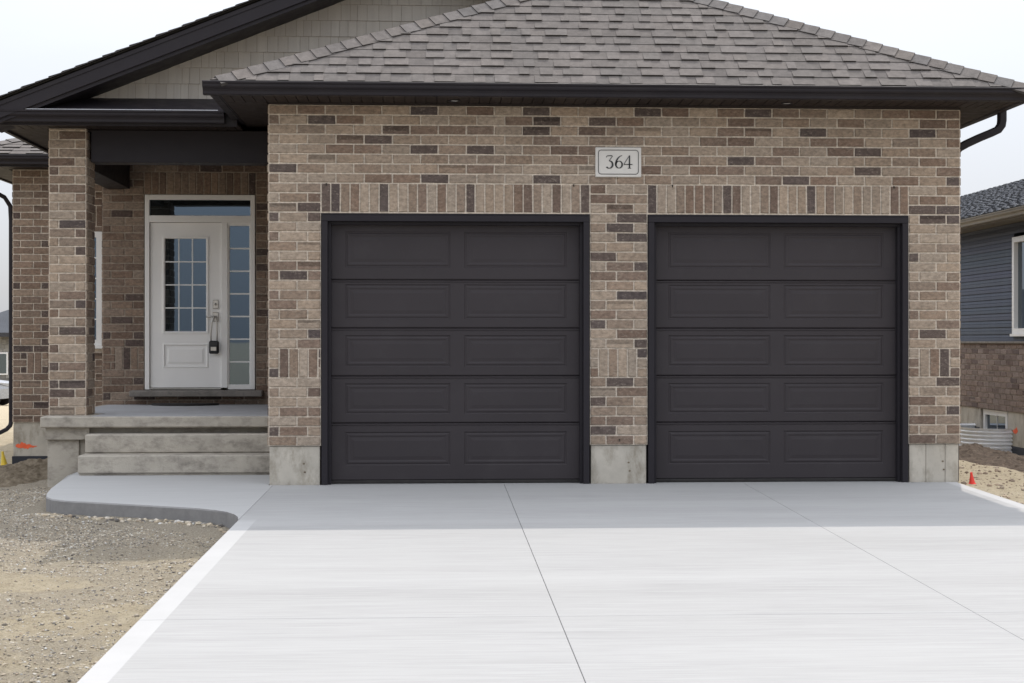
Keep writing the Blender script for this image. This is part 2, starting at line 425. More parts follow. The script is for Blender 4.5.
def brick_wall(mb, o, u, n, u0, u1, z0, nc, openings=(), soldiers=(), pal=TAN, seed=1, mortar=MORTAR, ztop=None, thick=0.10):
    """bricks with raised faces over a mortar slab. o origin, u along the wall, n outward."""
    rnd = random.Random(seed)
    o = Vector(o); u = Vector(u); n = Vector(n); up = Vector((0, 0, 1))
    flip = u.cross(up).dot(n) < 0
    P = lambda a, z, d: o + u * a + up * z + n * d
    def q(a, b, c, d, col):
        mb.face((d, c, b, a) if flip else (a, b, c, d), col)
    def brick(a0, a1, b0, b1, col):
        g = 0.0072
        a0 += g; a1 -= g; b0 += g; b1 -= g
        if a1 - a0 < 0.012: return
        j = lambda: rnd.uniform(-.0022, .0022)
        e = 0.0035; d1 = 0.010 + rnd.uniform(-.002, .002)
        A = [P(a0 + j(), b0 + j(), 0), P(a1 + j(), b0 + j(), 0), P(a1 + j(), b1 + j(), 0), P(a0 + j(), b1 + j(), 0)]
        B = [P(a0 + e + j(), b0 + e + j(), d1), P(a1 - e + j(), b0 + e + j(), d1), P(a1 - e + j(), b1 - e + j(), d1), P(a0 + e + j(), b1 - e + j(), d1)]
        # some bricks carry a darker burnt band across part of the face
        if rnd.random() < 0.06 and a1 - a0 > .15 and b1 - b0 < .1:
            t = rnd.uniform(.35, .7)
            m1 = B[0].lerp(B[3], t); m2 = B[1].lerp(B[2], t)
            q(B[0], B[1], m2, m1, col); q(m1, m2, B[2], B[3], tuple(c * .62 for c in col))
        else:
            q(*B, col)
        for i in range(4):
            k = (i + 1) % 4
            q(A[i], A[k], B[k], B[i], tuple(c * .97 for c in col))
    top = ztop if ztop is not None else z0 + nc * CH
    # mortar slab split round the openings
    us = sorted({u0, u1, *[v for op in openings for v in op[:2]]}); zs = sorted({z0, top, *[v for op in openings for v in op[2:]]})
    us = [v for v in us if u0 <= v <= u1]; zs = [v for v in zs if z0 <= v <= top]
    for i in range(len(us) - 1):
        for k in range(len(zs) - 1):
            cu = (us[i] + us[i + 1]) / 2; cz = (zs[k] + zs[k + 1]) / 2
            if any(a < cu < b and c < cz < d for a, b, c, d in openings): continue
            q(P(us[i], zs[k], 0), P(us[i + 1], zs[k], 0), P(us[i + 1], zs[k + 1], 0), P(us[i], zs[k + 1], 0), mortar)
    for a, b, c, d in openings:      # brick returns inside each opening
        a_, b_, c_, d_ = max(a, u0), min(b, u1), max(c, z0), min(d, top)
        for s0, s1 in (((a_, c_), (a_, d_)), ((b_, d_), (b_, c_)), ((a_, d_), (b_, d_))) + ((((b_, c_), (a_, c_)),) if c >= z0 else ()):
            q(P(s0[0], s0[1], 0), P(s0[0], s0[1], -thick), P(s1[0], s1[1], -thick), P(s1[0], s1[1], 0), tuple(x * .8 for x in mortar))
    for r in range(nc):
        zb, zt = z0 + r * CH, z0 + (r + 1) * CH
        if zt > top + 1e-6: zt = top
        cuts = [(a, b) for a, b, c, d in openings if c < (zb + zt) / 2 < d]
        cuts += [(a, b) for a, b, k in soldiers if k <= r < k + 3]
        free = [(u0, u1)]
        for a, b in cuts:
            nf = []
            for f0, f1 in free:
                if b <= f0 or a >= f1: nf.append((f0, f1)); continue
                if a > f0: nf.append((f0, a))
                if b < f1: nf.append((b, f1))
            free = nf
        js = []
        x = u0 + (0.1 if r % 2 else 0.267) - 0.267 * 1
        while x < u1 + .3:
            js.append(x); x += 0.267
        for f0, f1 in free:
            e = [f0] + [v for v in js if f0 + .045 < v < f1 - .045] + [f1]
            for i in range(len(e) - 1):
                brick(e[i], e[i + 1], zb, zt, pick(pal, rnd))
    for a, b, k in soldiers:
        m = max(1, round((b - a) / 0.0915)); w = (b - a) / m
        for i in range(m):
            brick(a + i * w, a + (i + 1) * w, z0 + k * CH, z0 + (k + 3) * CH, pick(pal, rnd))

# ------------------------------------------------------------ shingles
SH = [((0.138, 0.122, 0.112), 5), ((0.128, 0.114, 0.105), 5), ((0.147, 0.130, 0.120), 4), ((0.120, 0.106, 0.098), 3)]
CAPS = [((0.150, 0.134, 0.124), 1), ((0.140, 0.125, 0.116), 1)]
SHB = [((0.185, 0.19, 0.205), 5), ((0.205, 0.21, 0.22), 4), ((0.165, 0.17, 0.185), 3)]
def shingles(mb, o, u, v, vlen, umin, umax, pal=SH, seed=1, e=0.143, over=True):
    """laminated shingle courses; umin/umax give the roof's edges at height t along the slope"""
    rnd = random.Random(seed)
    o = Vector(o); u = Vector(u).normalized(); v = Vector(v).normalized()
    n = u.cross(v).normalized()
    if n.z < 0: n = -n
    flip = u.cross(v).dot(n) < 0
    P = lambda a, t, d: o + u * a + v * t + n * d
    def q(pts, col): mb.face(pts[::-1] if flip else pts, col)
    k = 0; nrows = int(vlen / e) + 1
    q([P(umin(0), 0, -.01), P(umax(0), 0, -.01), P(umax(vlen), vlen, -.01), P(umin(vlen), vlen, -.01)], (0.06, 0.055, 0.05))
    for k in range(nrows):
        t0 = k * e; t1 = min((k + 1) * e + .015, vlen)
        if t1 - t0 < .02: continue
        a0, a1 = umin(t0), umax(t0)
        b0, b1 = umin(min(t1, vlen)), umax(min(t1, vlen))
        lo, hi = max(a0, b0), min(a1, b1)
        x = a0 - rnd.uniform(0, .2)
        thickp = False
        while x < a1:
            w = rnd.uniform(.08, .24)
            x0, x1 = max(x, a0), min(x + w, a1)
            x += w
            thickp = not thickp
            if x1 - x0 < .01: continue
            th = rnd.uniform(.015, .019) if thickp else rnd.uniform(.006, .008)
            ext = rnd.uniform(0, .003) + (0.006 if thickp else 0)
            c = pick(pal, rnd, .035, .008)
            X0 = max(x0, b0) if x0 < lo else x0; X1 = min(x1, b1) if x1 > hi else x1
            if X1 < X0: X0 = X1 = (X0 + X1) / 2
            A, B = P(x0, t0 - ext, th), P(x1, t0 - ext, th)
            C, D = P(X1, t1, .001), P(X0, t1, .001)
            q([A, B, C, D], c)
            q([P(x0, t0 - ext, -.004), P(x1, t0 - ext, -.004), B, A], tuple(i * .3 for i in c))   # butt edge coloured dark to stand for the shadow below each tab
            q([P(x0, t0 - ext, 0), A, D, D], c) if False else None
            mb.face([P(x0, t0 - ext, -.002), A, D], c); mb.face([B, P(x1, t0 - ext, -.002), C], c)
def ridge_caps(mb, p0, p1, na, nb, w=0.135, e=0.16, seed=3, pal=None):
    """cap shingles bent over a hip or ridge; na, nb point down each side"""
    rnd = random.Random(seed)
    p0 = Vector(p0); p1 = Vector(p1); d = (p1 - p0); L = d.length; d.normalize()
    na = Vector(na).normalized(); nb = Vector(nb).normalized()
    na = (na - d * na.dot(d)).normalized(); nb = (nb - d * nb.dot(d)).normalized()      # square to the hip
    up = (-(na + nb)).normalized()
    if up.z < 0: up = -up
    k = int(L / e)
    for i in range(k + 1):
        t = i * e; c = pick(pal or CAPS, rnd)
        jw = w + rnd.uniform(-.008, .008)
        s = p0 + d * t; f = p0 + d * min(t + e + .03, L)
        h0 = 0.030; h1 = 0.018
        A, B, C = s + na * jw + up * (h0 - .01), s + up * h0, s + nb * jw + up * (h0 - .01)
        D, E_, F = f + na * jw + up * (h1 - .01), f + up * h1, f + nb * jw + up * (h1 - .01)
        mb.face([A, B, E_, D], c); mb.face([B, C, F, E_], c)
        dk = tuple(x * .3 for x in c)
        A2, B2, C2 = A - up * .03, B - up * .03, C - up * .03
        mb.face([A2, B2, B, A], dk); mb.face([B2, C2, C, B], dk)
        mb.face([A2, A, D], dk); mb.face([C, C2, F], dk)

# ------------------------------------------------------------ terrain
SL = 33 / 1550
def smooth(a, b, x):
    t = min(1, max(0, (x - a) / (b - a))); return t * t * (3 - 2 * t)
def ground_h(x, y):
    z = SL * max(y, -16) if y < 0 else 0.0
    base = z - .085 - .10 * smooth(-1.0, -3.2, y) - .022 * max(0, -1.55 - max(x, -5))
    if x > 4.9:       # right of the house
        base = z - .03 - .07 * smooth(5.2, 6.5, x) - .42 * smooth(6.2, 8.8, x) * smooth(-3, 3, y)
    if y > 8: base -= 0.026 * (min(y, 90) - 8)
    if x < -3: base -= .15 * smooth(2.5, 5.2, y) * (1 - smooth(-5.3, -4.5, x)) * (1 - smooth(9, 14, y))
    # dirt bank against the house left of the porch
    base += .09 * smooth(-5.9, -4.4, x) * smooth(1.6, 5.0, y) * (1 if x < -1 else 0)
    near = math.exp(-(max(0, math.hypot(x, y + 3) - 16) / 25) ** 2)
    p = Vector((x, y, 0))
    amp = 1.0
    if -5 < x < 6 and y > -.2 and y < 16 and x > -3.9: amp = .2
    n = mnoise.noise(p * 1.7) * .03 + mnoise.noise(p * 4) * .022 + mnoise.noise(p * 11) * .013
    if y > -2.5 and -3.9 < x < -1.4 and y < 1.6: n = min(n, 0.01) * .6
    if y < -14.75 + 2: n *= .5
    return base + n * amp * near
def axis(fine0, fine1, step, far0, far1):
    a = []
    x = fine0
    while x <= fine1 + 1e-6: a.append(x); x += step
    s = step; x = a[-1]
    while x < far1: s *= 1.35; x += s; a.append(min(x, far1))
    s = step; x = a[0]; pre = []
    while x > far0: s *= 1.35; x -= s; pre.append(max(x, far0))
    return pre[::-1] + a
gx = axis(-7, 11, .075, -2200, 2200); gy = axis(-8.5, 14, .075, -2200, 2500)
gv = [(x, y, ground_h(x, y)) for y in gy for x in gx]
nx = len(gx)
gf = [(j * nx + i, j * nx + i + 1, (j + 1) * nx + i + 1, (j + 1) * nx + i) for j in range(len(gy) - 1) for i in range(nx - 1)]
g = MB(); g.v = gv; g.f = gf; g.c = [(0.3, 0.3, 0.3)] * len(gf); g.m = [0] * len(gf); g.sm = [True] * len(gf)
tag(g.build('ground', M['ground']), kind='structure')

# driveway: three long panels with sawn joints between them
def slab_strip(mb, x0, x1, y0, y1, th=.13, b=.006, skew=0.0):
    """slab following the drive's fall, with an eased top edge"""
    z = lambda y: SL * y
    ys = [y0, y1]
    V = []
    for y, sy in ((y0, 1), (y1, -1)):
        yy = y + sy * b
        xa = x0 + skew * y
        V += [(xa, y, z(y) - th), (x1, y, z(y) - th), (xa, y, z(y) - b), (x1, y, z(y) - b), (xa + b, yy, z(yy)), (x1 - b, yy, z(yy))]
    mb.mesh(V, [(0, 1, 3, 2), (2, 3, 5, 4), (4, 5, 11, 10), (10, 11, 9, 8), (8, 9, 7, 6), (0, 2, 8, 6), (2, 4, 10, 8), (1, 7, 9, 3), (3, 9, 11, 5)])
d = MB()
xs = [-1.500, .686, 2.985, 5.06]
for i in range(3):
    a = xs[i] + (.0015 if i else 0); c = xs[i + 1] - (.0015 if i < 2 else 0)
    for y0, y1 in ((-16.0, -6.352), (-6.349, -.004)):
        slab_strip(d, a, c, y0, y1, b=.0025, skew=0 if i else .0111)
d.build('driveway', M['drive'])
tag(bpy.data.objects['driveway'], kind='structure')
d = MB()
for a, c in ((-1.045, 1.502), (2.065, 4.588)): d.box(a, c, -.003, .5, -.1, -.002, bev=.003)
tag(d.build('garage_floor', M['drive']), kind='structure')
d = MB()
d.box(-400, 400, -24, -16.05, -.6, -.36)
tag(d.build('road', M['asphalt']), kind='structure')
# front walk with rounded corners
def arc(cx, cy, r, a0, a1, n=10):
    return [(cx + r * math.cos(R(a0 + (a1 - a0) * i / n)), cy + r * math.sin(R(a0 + (a1 - a0) * i / n))) for i in range(n + 1)]
out = [(-1.544, 1.15), (-3.60, 1.15)]
out += [(-3.60, .75)]
# left side bows outwards to the rounded front-left corner, then a slanting front edge to the drive
out += [(-3.57, .3), (-3.53, -.2), (-3.47, -.60), (-3.41, -.84), (-3.32, -1.00), (-3.18, -1.12), (-2.95, -1.22), (-2.6, -1.38), (-2.25, -1.54), (-1.98, -1.67), (-1.80, -1.80), (-1.68, -1.93), (-1.60, -2.08), (-1.555, -2.24), (-1.5275, -2.42), (-1.5006, -.004), (-1.544, -.003)]
w = MB()
zt = lambda y: .0005 + SL * min(y, 0) + .035 * smooth(0, .85, y)
n_ = len(out)
cx_, cy_ = -2.4, -.3
inner = [(x + (cx_ - x) * .006 if x < -1.56 else x, y + (cy_ - y) * .006) for x, y in out]
top_ = [(x, y, zt(y)) for x, y in inner]; mid_ = [(x, y, zt(y) - .012) for x, y in out]; bot_ = [(x, y, zt(y) - .22) for x, y in out]
w.face(top_[::-1] if False else top_)
for i in range(n_):
    j = (i + 1) % n_
    w.face([mid_[i], top_[i], top_[j], mid_[j]]); w.face([bot_[i], mid_[i], mid_[j], bot_[j]])
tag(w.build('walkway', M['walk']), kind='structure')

# ------------------------------------------------------------ the house
house = empty('brick_house', (1.8, 0, 0))
tag(house, 'tan brick bungalow with two dark garage doors, grey hip roof and covered porch', 'house')
def hp(mb, name, mat, parent=None, label=None, smooth=False):
    o = mb.build(name, mat, parent or house, smooth)
    if parent is None or parent is house: o.matrix_parent_inverse = Matrix.Translation(-house.location)
    if label: o['label'] = label
    return o
ZB = 0.37
ZT = ZB + 35 * CH
OPL = (-1.05, 1.507, 0.0, 2.575); OPR = (2.06, 4.595, 0.0, 2.575)
m = MB()
brick_wall(m, (0, 0, 0), (1, 0, 0), (0, -1, 0), -1.543, 5.10, ZB, 35, openings=[OPL, OPR],
           soldiers=[(-1.05, 1.507, 24), (2.06, 4.595, 24), (-1.443, -1.078, 7), (1.59, 1.957, 7), (4.70, 5.0, 7)], seed=11)
for wx, wz in ((-1.0, 2.845), (1.35, 2.845), (2.3, 2.845), (4.45, 2.845), (1.79, .415)):
    m.box(wx - .006, wx + .006, -.0125, -.006, wz - .012, wz + .012, (0.03, 0.025, 0.02))
hp(m, 'front_wall', M['brick'])
m = MB(); brick_wall(m, (5.10, 0, 0), (0, 1, 0), (1, 0, 0), 0.0, 16, ZB, 35, seed=12)
hp(m, 'side_wall', M['brick'])
m = MB(); brick_wall(m, (-1.543, 0, 0), (0, 1, 0), (-1, 0, 0), 0.0, 4.25, ZB, 35, seed=13)
hp(m, 'side_wall', M['brick'])
DO = (-3.486, -2.141, .74, 3.145)
m = MB()
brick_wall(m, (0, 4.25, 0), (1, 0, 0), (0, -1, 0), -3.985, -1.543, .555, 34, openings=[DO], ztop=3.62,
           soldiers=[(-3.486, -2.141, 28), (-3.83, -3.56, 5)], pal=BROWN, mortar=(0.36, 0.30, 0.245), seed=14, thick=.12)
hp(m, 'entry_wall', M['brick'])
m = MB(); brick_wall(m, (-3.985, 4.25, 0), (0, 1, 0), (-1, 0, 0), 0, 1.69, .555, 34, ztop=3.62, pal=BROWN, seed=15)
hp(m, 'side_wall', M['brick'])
WO = (-4.95, -4.335, 1.26, 2.81)
m = MB()
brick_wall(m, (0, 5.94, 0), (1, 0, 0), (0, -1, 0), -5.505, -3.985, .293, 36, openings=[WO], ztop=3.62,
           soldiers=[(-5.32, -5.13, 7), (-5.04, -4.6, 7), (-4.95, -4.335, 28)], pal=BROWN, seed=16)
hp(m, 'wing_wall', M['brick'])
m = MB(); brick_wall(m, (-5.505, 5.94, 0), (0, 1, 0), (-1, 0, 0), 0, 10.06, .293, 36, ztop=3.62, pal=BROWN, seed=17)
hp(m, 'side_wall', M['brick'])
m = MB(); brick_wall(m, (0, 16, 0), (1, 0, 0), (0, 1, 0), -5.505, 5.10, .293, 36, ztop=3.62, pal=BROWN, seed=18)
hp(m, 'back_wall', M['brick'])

# foundation: three formed piers at the front, walls behind
def pier(x0, x1, joints):
    m = MB()
    e = [x0] + joints + [x1]
    for i in range(len(e) - 1):
        m.box(e[i] + (.0015 if i else 0), e[i + 1] - (.0015 if i < len(e) - 2 else 0), .012 + .002 * (i % 2), .3, -.12, ZB - .004, bev=.004)
    # tie holes and a rough patch near the bottom
    for px, pz in ((x0 + (x1 - x0) * .68, .2), (x0 + (x1 - x0) * .7, .12)):
        pts = [(px + .011 * math.cos(a * 1.047), .0105, pz + .009 * math.sin(a * 1.047)) for a in range(6)]
        m.face(pts, mi=1)
    hp(m, 'foundation_pier', [M['foundation'], M['soil']])
pier(-1.535, -1.06, []); pier(1.517, 2.05, []); pier(4.605, 5.09, [4.77, 4.96])
m = MB()
m.box(4.95, 5.095, .3, 16, -.6, ZB - .004)
m.box(-1.535, -1.40, .3, 4.3, -.6, ZB - .004)
m.box(-3.98, -1.54, 4.26, 4.4, -.5, .555)
m.box(-5.50, -3.9, 5.955, 6.2, -.15, .289)
m.box(-5.495, -5.37, 6.2, 16, -.15, .289)
m.box(-5.495, 5.09, 15.85, 15.99, -.6, .289)
hp(m, 'foundation', M['foundation'])
m = MB()
m.box(-5.515, -3.9, 5.94, 6.2, -.7, -.152); m.box(-5.515, -5.4, 6.2, 16, -.7, -.152)
hp(m, 'foundation_membrane', M['membrane'])
# orange spray stripe on the foundation
def spray(name, pts_fn, parent, seed):
    m = MB(); rnd = random.Random(seed)
    up_, dn = [], []
    for i in range(17):
        t = i / 16
        up_.append((t, .5 + .42 * math.sin(math.pi * min(1, t * 1.15 + .1)) * rnd.uniform(.35, 1.05)))
        dn.append((t, .5 - .42 * rnd.uniform(.5, 1) * math.sin(math.pi * (t * .9 + .08))))
    for i in range(16):
        m.face([pts_fn(*dn[i]), pts_fn(*dn[i + 1]), pts_fn(*up_[i + 1]), pts_fn(*up_[i])])
    o = m.build(name, M['orange'], parent)
    o.matrix_parent_inverse = Matrix.Translation(-parent.location)
    return o
spray('paint_mark', lambda t, s: (-5.47 + .28 * t, 5.952, -.075 + .12 * s), house, 5)

# garage doors
def garage_door(x0, x1, name='garage_door'):
    x0 += .006; x1 -= .006
    tw = .058
    fr = MB()    # trim boards round the opening, and the returns to the door
    zt_ = 2.556
    fr.box(x0, x0 + tw, -.022, .16, -.005, zt_ - tw, bev=.003)
    fr.box(x1 - tw, x1, -.022, .16, -.005, zt_ - tw, bev=.003)
    fr.box(x0, x1, -.024, .16, zt_ - tw, zt_, bev=.003)
    fr.box(x0 + tw, x0 + tw + .028, .045, .118, -.003, zt_ - tw, bev=.002)      # weather stop
    fr.box(x1 - tw - .028, x1 - tw, .045, .118, -.003, zt_ - tw, bev=.002)
    fr.box(x0 + tw + .028, x1 - tw - .028, .045, .118, zt_ - tw - .028, zt_ - tw, bev=.002)
    f = hp(fr, 'door_frame', M['trim_dark'])
    ln = MB(); ln.box(x0 - .005, x1 + .005, -.004, .1, zt_ + .003, 2.573); hp(ln, 'lintel', M['dark_metal'])
    root = MB()
    root.box(x0 + .03, x1 - .03, .175, .20, .02, 2.51)
    door = hp(root, name, M['door_dark'])
    D0, D1 = x0 + tw + .006, x1 - tw - .006
    W = D1 - D0
    Z = [.028, .578, 1.028, 1.487, 1.948, 2.53]
    pans = [(.173, .493), (.663, .957), (1.115, 1.418), (1.571, 1.905), (2.065, 2.410)]
    c1, c2, c3, c4 = D0 + W * .062, D0 + W * .478, D0 + W * .533, D1 - W * .058
    yf = .120
    for k in range(5):
        mb = MB()
        za, zb = Z[k], Z[k + 1]
        pa, pb = pans[k]
        X = [D0, c1, c2, c3, c4, D1]; ZZ = [za + .012, pa, pb, zb - .030]
        for i in range(5):
            for j in range(3):
                if j == 1 and i in (1, 3): continue
                mb.face([(X[i], yf, ZZ[j]), (X[i + 1], yf, ZZ[j]), (X[i + 1], yf, ZZ[j + 1]), (X[i], yf, ZZ[j + 1])])
        for i in (1, 3):
            a0, a1 = X[i], X[i + 1]
            rings = [(0, 0), (.007, .0065), (.015, .007), (.024, .002), (.036, .0015), (.048, .005), (.056, .005), (.085, .0015)]
            pr = None
            for off, dep in rings:
                r = [(a0 + off, yf + dep, pa + off), (a1 - off, yf + dep, pa + off), (a1 - off, yf + dep, pb - off), (a0 + off, yf + dep, pb - off)]
                if pr:
                    for t in range(4):
                        mb.face([pr[t], pr[(t + 1) % 4], r[(t + 1) % 4], r[t]])
                pr = r
            mb.face(pr)
        # tongue and bead at the section joint: stepped profile along the top edge and a chamfer at the bottom
        prof = [(zb - .030, yf), (zb - .027, yf + .006), (zb - .020, yf + .006), (zb - .017, yf), (zb - .008, yf), (zb - .004, yf + .006), (zb - .002, yf + .016)]
        for i in range(len(prof) - 1):
            mb.face([(D0, prof[i][1], prof[i][0]), (D1, prof[i][1], prof[i][0]), (D1, prof[i + 1][1], prof[i + 1][0]), (D0, prof[i + 1][1], prof[i + 1][0])])
        prof = [(za + .0005, yf + .016), (za + .002, yf + .007), (za + .008, yf + .002), (za + .012, yf)]
        for i in range(len(prof) - 1):
            mb.face([(D0, prof[i][1], prof[i][0]), (D1, prof[i][1], prof[i][0]), (D1, prof[i + 1][1], prof[i + 1][0]), (D0, prof[i + 1][1], prof[i + 1][0])])
        for xx in (D0, D1):
            mb.face([(xx, yf, za + .012), (xx, yf, zb - .03), (xx, yf + .016, zb - .002), (xx, yf + .016, za)])
        s = mb.build('door_section', M['door_dark'], door)
    sl = MB(); sl.box(D0, D1, .112, .16, -.001, .03, bev=.006)
    sl.build('bottom_seal', M['rubber'], door)
    return door
gd = garage_door(OPL[0], OPL[1]); gd['label'] = 'dark garage door nearer the porch'
gd = garage_door(OPR[0], OPR[1]); gd['label'] = 'dark garage door further from the porch'

# gutters, fascia, soffits
KP = [(0, 0), (0, -.118), (.070, -.118), (.078, -.112), (.080, -.088), (.092, -.070), (.110, -.058), (.118, -.046), (.119, -.024), (.131, -.020), (.133, -.004), (.128, 0), (.120, 0), (.118, -.008), (.012, -.008), (.012, 0)]
def gutter(p0, p1, outw, name='gutter'):
    m = MB(); m.prism(KP, p0, p1, outw)
    return hp(m, name, M['dark_metal'])
GT = 3.729
EX0, EX1, EY = -1.955, 5.53, -.43          # fascia lines of the garage roof
gutter((EX0 - .13, EY, GT), (EX1 + .13, EY, GT), (0, -1, 0))
gutter((EX1, EY + .002, GT - .002), (EX1, 16.4, GT - .002), (1, 0, 0))
gutter((EX0, EY + .002, GT - .002), (EX0, 1.5, GT - .002), (-1, 0, 0))
def soffit(x0, x1, y0, y1, z, along, holes=()):
    """soffit planks with open joints; along = direction the joints run"""
    m = MB()
    m.box(x0, x1, y0, y1, z + .012, z + .02)
    if along == 'y':
        a = x0
        while a < x1 - .01:
            b = min(a + .1, x1); m.box(a + .003, b - .003, y0 + .002, y1 - .002, z, z + .0115, bev=.002); a = b
    else:
        a = y0
        while a < y1 - .01:
            b = min(a + .1, y1); m.box(x0 + .002, x1 - .002, a + .003, b - .003, z, z + .0115, bev=.002); a = b
    return hp(m, 'soffit', M['soffit'])
SZ = 3.617
soffit(EX0, EX1, EY, -.004 - .006, SZ, 'y')
soffit(5.112, EX1, 0, 16, SZ, 'x')
soffit(EX0, -1.555, 0, 4.2, SZ, 'x')
m = MB()
m.box(EX0 - .003, EX1 + .003, EY - .003, EY + .017, 3.613, 3.715)
m.box(EX1 - .015, EX1 + .004, EY + .02, 16.4, 3.613, 3.715)
m.box(EX0 - .004, EX0 + .015, EY + .02, 1.58, 3.613, 3.715)
hp(m, 'fascia', M['dark_metal'])
m = MB()
m.box(-1.54, 5.1, -.014, .03, ZT, SZ + .002, bev=.002)
hp(m, 'frieze_trim', M['soffit'])
# pot lights in the soffit
for px in (.21, 3.36):
    m = MB()
    n = 20; cyy = -.21
    pr = None
    for r_, z_ in ((.058, SZ), (.058, SZ - .006), (.052, SZ - .009), (.045, SZ - .006), (.040, SZ + .004)):
        rg = [(px + r_ * math.cos(2 * math.pi * i / n), cyy + r_ * math.sin(2 * math.pi * i / n), z_) for i in range(n)]
        if pr:
            for i in range(n): m.face([pr[i], pr[(i + 1) % n], rg[(i + 1) % n], rg[i]])
        pr = rg
    o = hp(m, 'pot_light', M['dark_metal'])
    l = MB(); l.face([(p[0], p[1], p[2] - .005) for p in pr]); l.build('lens', M['lens'], o)

# garage hip roof
RZ = 3.736
FS, SS = .87, .375                     # front and side pitch
X0, X1, Y0 = EX0 - .06, EX1 + .06, EY - .075
half = (X1 - X0) / 2; rise = half * SS; tf = rise / FS
XR = (X0 + X1) / 2
m = MB()
L = math.hypot(tf, rise); k = half / L
shingles(m, (0, Y0, RZ), (1, 0, 0), (0, 1, FS), L, lambda t: X0 + k * t, lambda t: X1 - k * t, seed=21)
Ls = math.hypot(half, rise)
YB = 12
shingles(m, (X1, 0, RZ), (0, 1, 0), (-1, 0, SS), Ls, lambda t: Y0 + tf * t / Ls, lambda t: YB, seed=22)
shingles(m, (X0, 0, RZ), (0, 1, 0), (1, 0, SS), Ls, lambda t: Y0 + tf * t / Ls, lambda t: YB, seed=23)
A = (XR, Y0 + tf, RZ + rise)
ridge_caps(m, (X0 + .045, Y0 + .018, RZ + .018), A, (0, -1, -FS), (-1, 0, -SS), seed=4)
ridge_caps(m, (X1 + .005, Y0 - .005, RZ + .0), A, (0, -1, -FS), (1, 0, -SS), seed=5)
ridge_caps(m, A, (XR, YB, RZ + rise), (1, 0, -SS), (-1, 0, -SS), seed=6)
hp(m, 'garage_roof', M['shingle'])
m = MB(); m.box(X0 + .02, X1 - .02, Y0 - .018, Y0 + .05, RZ - .0165, RZ - .0035, bev=0)
hp(m, 'drip_edge', M['drip'])

# porch gable
PY = .98 + .13; PL = -4.43; PS = .398
GA = (-.12, 3.742 + PS * (-.12 - PL))                       # apex x, z of the roof's top surface
gutter((PL - .10, PY, 3.682), (EX0 - .14, PY, 3.682), (0, -1, 0))
gutter((PL, PY + .002, 3.68), (PL, 5.3, 3.68), (-1, 0, 0))
m = MB()
m.box(PL - .002, EX0 - .02, PY - .003, PY + .018, 3.54, 3.676); m.box(PL - .004, PL + .016, PY + .02, 5.4, 3.54, 3.676)
hp(m, 'fascia', M['dark_metal'])
soffit(PL, EX0 - .02, PY, 1.60, 3.565, 'y')
soffit(PL, -4.0, 1.602, 5.5, 3.565, 'x')
soffit(-3.99, -1.56, 1.602, 4.24, 3.54, 'y')             # porch ceiling
# little pent skirt under the gable wall
m = MB()
GY = 1.47                                                 # gable wall plane
m.prism([(0, 0), (-(GY - PY + .1), (GY - PY + .1) * .42), (-(GY - PY + .1), (GY - PY + .1) * .42 - .02), (0, -.02)], (PL + .05, PY - .1, 3.685), (EX0 + .5, PY - .1, 3.685), (0, -1, 0))
hp(m, 'pent_flashing', M['dark_metal'])
m = MB(); m.box(PL + .3, EX0 - .2, PY - .105, PY - .085, 3.684, 3.692); hp(m, 'drip_edge', M['drip'])
# gable wall of shake panels, courses with staggered shake joints
m = MB(); rnd = random.Random(9)
zc0 = 3.86; ex = .168
def gable_z(x): return 3.742 - .24 + PS * (min(x, 2 * GA[0] - x) - PL)
for k in range(11):
    za = zc0 + k * ex; zb = za + ex
    xl = PL + (za - 3.742 + .24) / PS; xr = 2 * GA[0] - xl
    if xl >= xr: break
    x = xl - .3 - rnd.random() * .1
    while x < xr:
        wd = rnd.uniform(.07, .15); xa, xb = x, min(x + wd - .003, xr)
        x += wd
        if xa < xl - .35: continue
        cb = pick([((0.40, 0.37, 0.33), 1), ((0.39, 0.36, 0.32), 1)], rnd, .03, .006)
        cb = tuple(c * (0.97 + .0 * c) for c in cb)
        zt1 = zb
        m.face([(xa, GY - .016, za), (xb, GY - .016, za), (xb, GY - .004, zt1), (xa, GY - .004, zt1)], cb)
        m.face([(xa, GY, za), (xb, GY, za), (xb, GY - .016, za), (xa, GY - .016, za)], cb)
m.face([(PL + .2, GY, 3.7), (2 * GA[0] - PL - .2, GY, 3.7), (GA[0], GY, GA[1] - .1)], (0.2, 0.18, 0.15))
hp(m, 'gable_siding', M['siding'])
# rake boards and rake soffit (solid, following the pitch)
m = MB()
sn, cs = PS / math.hypot(1, PS), 1 / math.hypot(1, PS)
for side in (1, -1):
    e0 = Vector((PL if side == 1 else 2 * GA[0] - PL, 0, 3.722)); e1 = Vector((GA[0], 0, GA[1] - .02))
    if side == -1: e0 = e0.lerp(e1, .55)
    for (ya, yb, za, zb_) in ((PY - .125, PY - .10, -.175, -.012), (PY - .10, PY - .075, -.215, -.02), (PY - .08, GY + .01, -.215, -.20), (PY - .135, PY - .12, -.05, -.008)):
        V = []
        for p in (e0, e1):
            for y, z in ((ya, za), (yb, za), (yb, zb_), (ya, zb_)): V.append((p.x, y, p.z + z))
        m.mesh(V, [(0, 1, 2, 3), (4, 7, 6, 5), (0, 4, 5, 1), (1, 5, 6, 2), (2, 6, 7, 3), (3, 7, 4, 0)])
hp(m, 'rake_board', M['dark_metal'])
m = MB()
Lg = math.hypot(GA[0] - PL, GA[1] - 3.742)
shingles(m, (PL - .06, 0, 3.722), (0, 1, 0), (1, 0, PS), Lg + .06, lambda t: PY - .16, lambda t: 11, seed=31)
Lr = Lg * .5
shingles(m, (GA[0] + Lr * cs, 0, GA[1] - Lr * sn), (0, 1, 0), (-1, 0, PS), Lr, lambda t: PY - .16, lambda t: 11, seed=32)
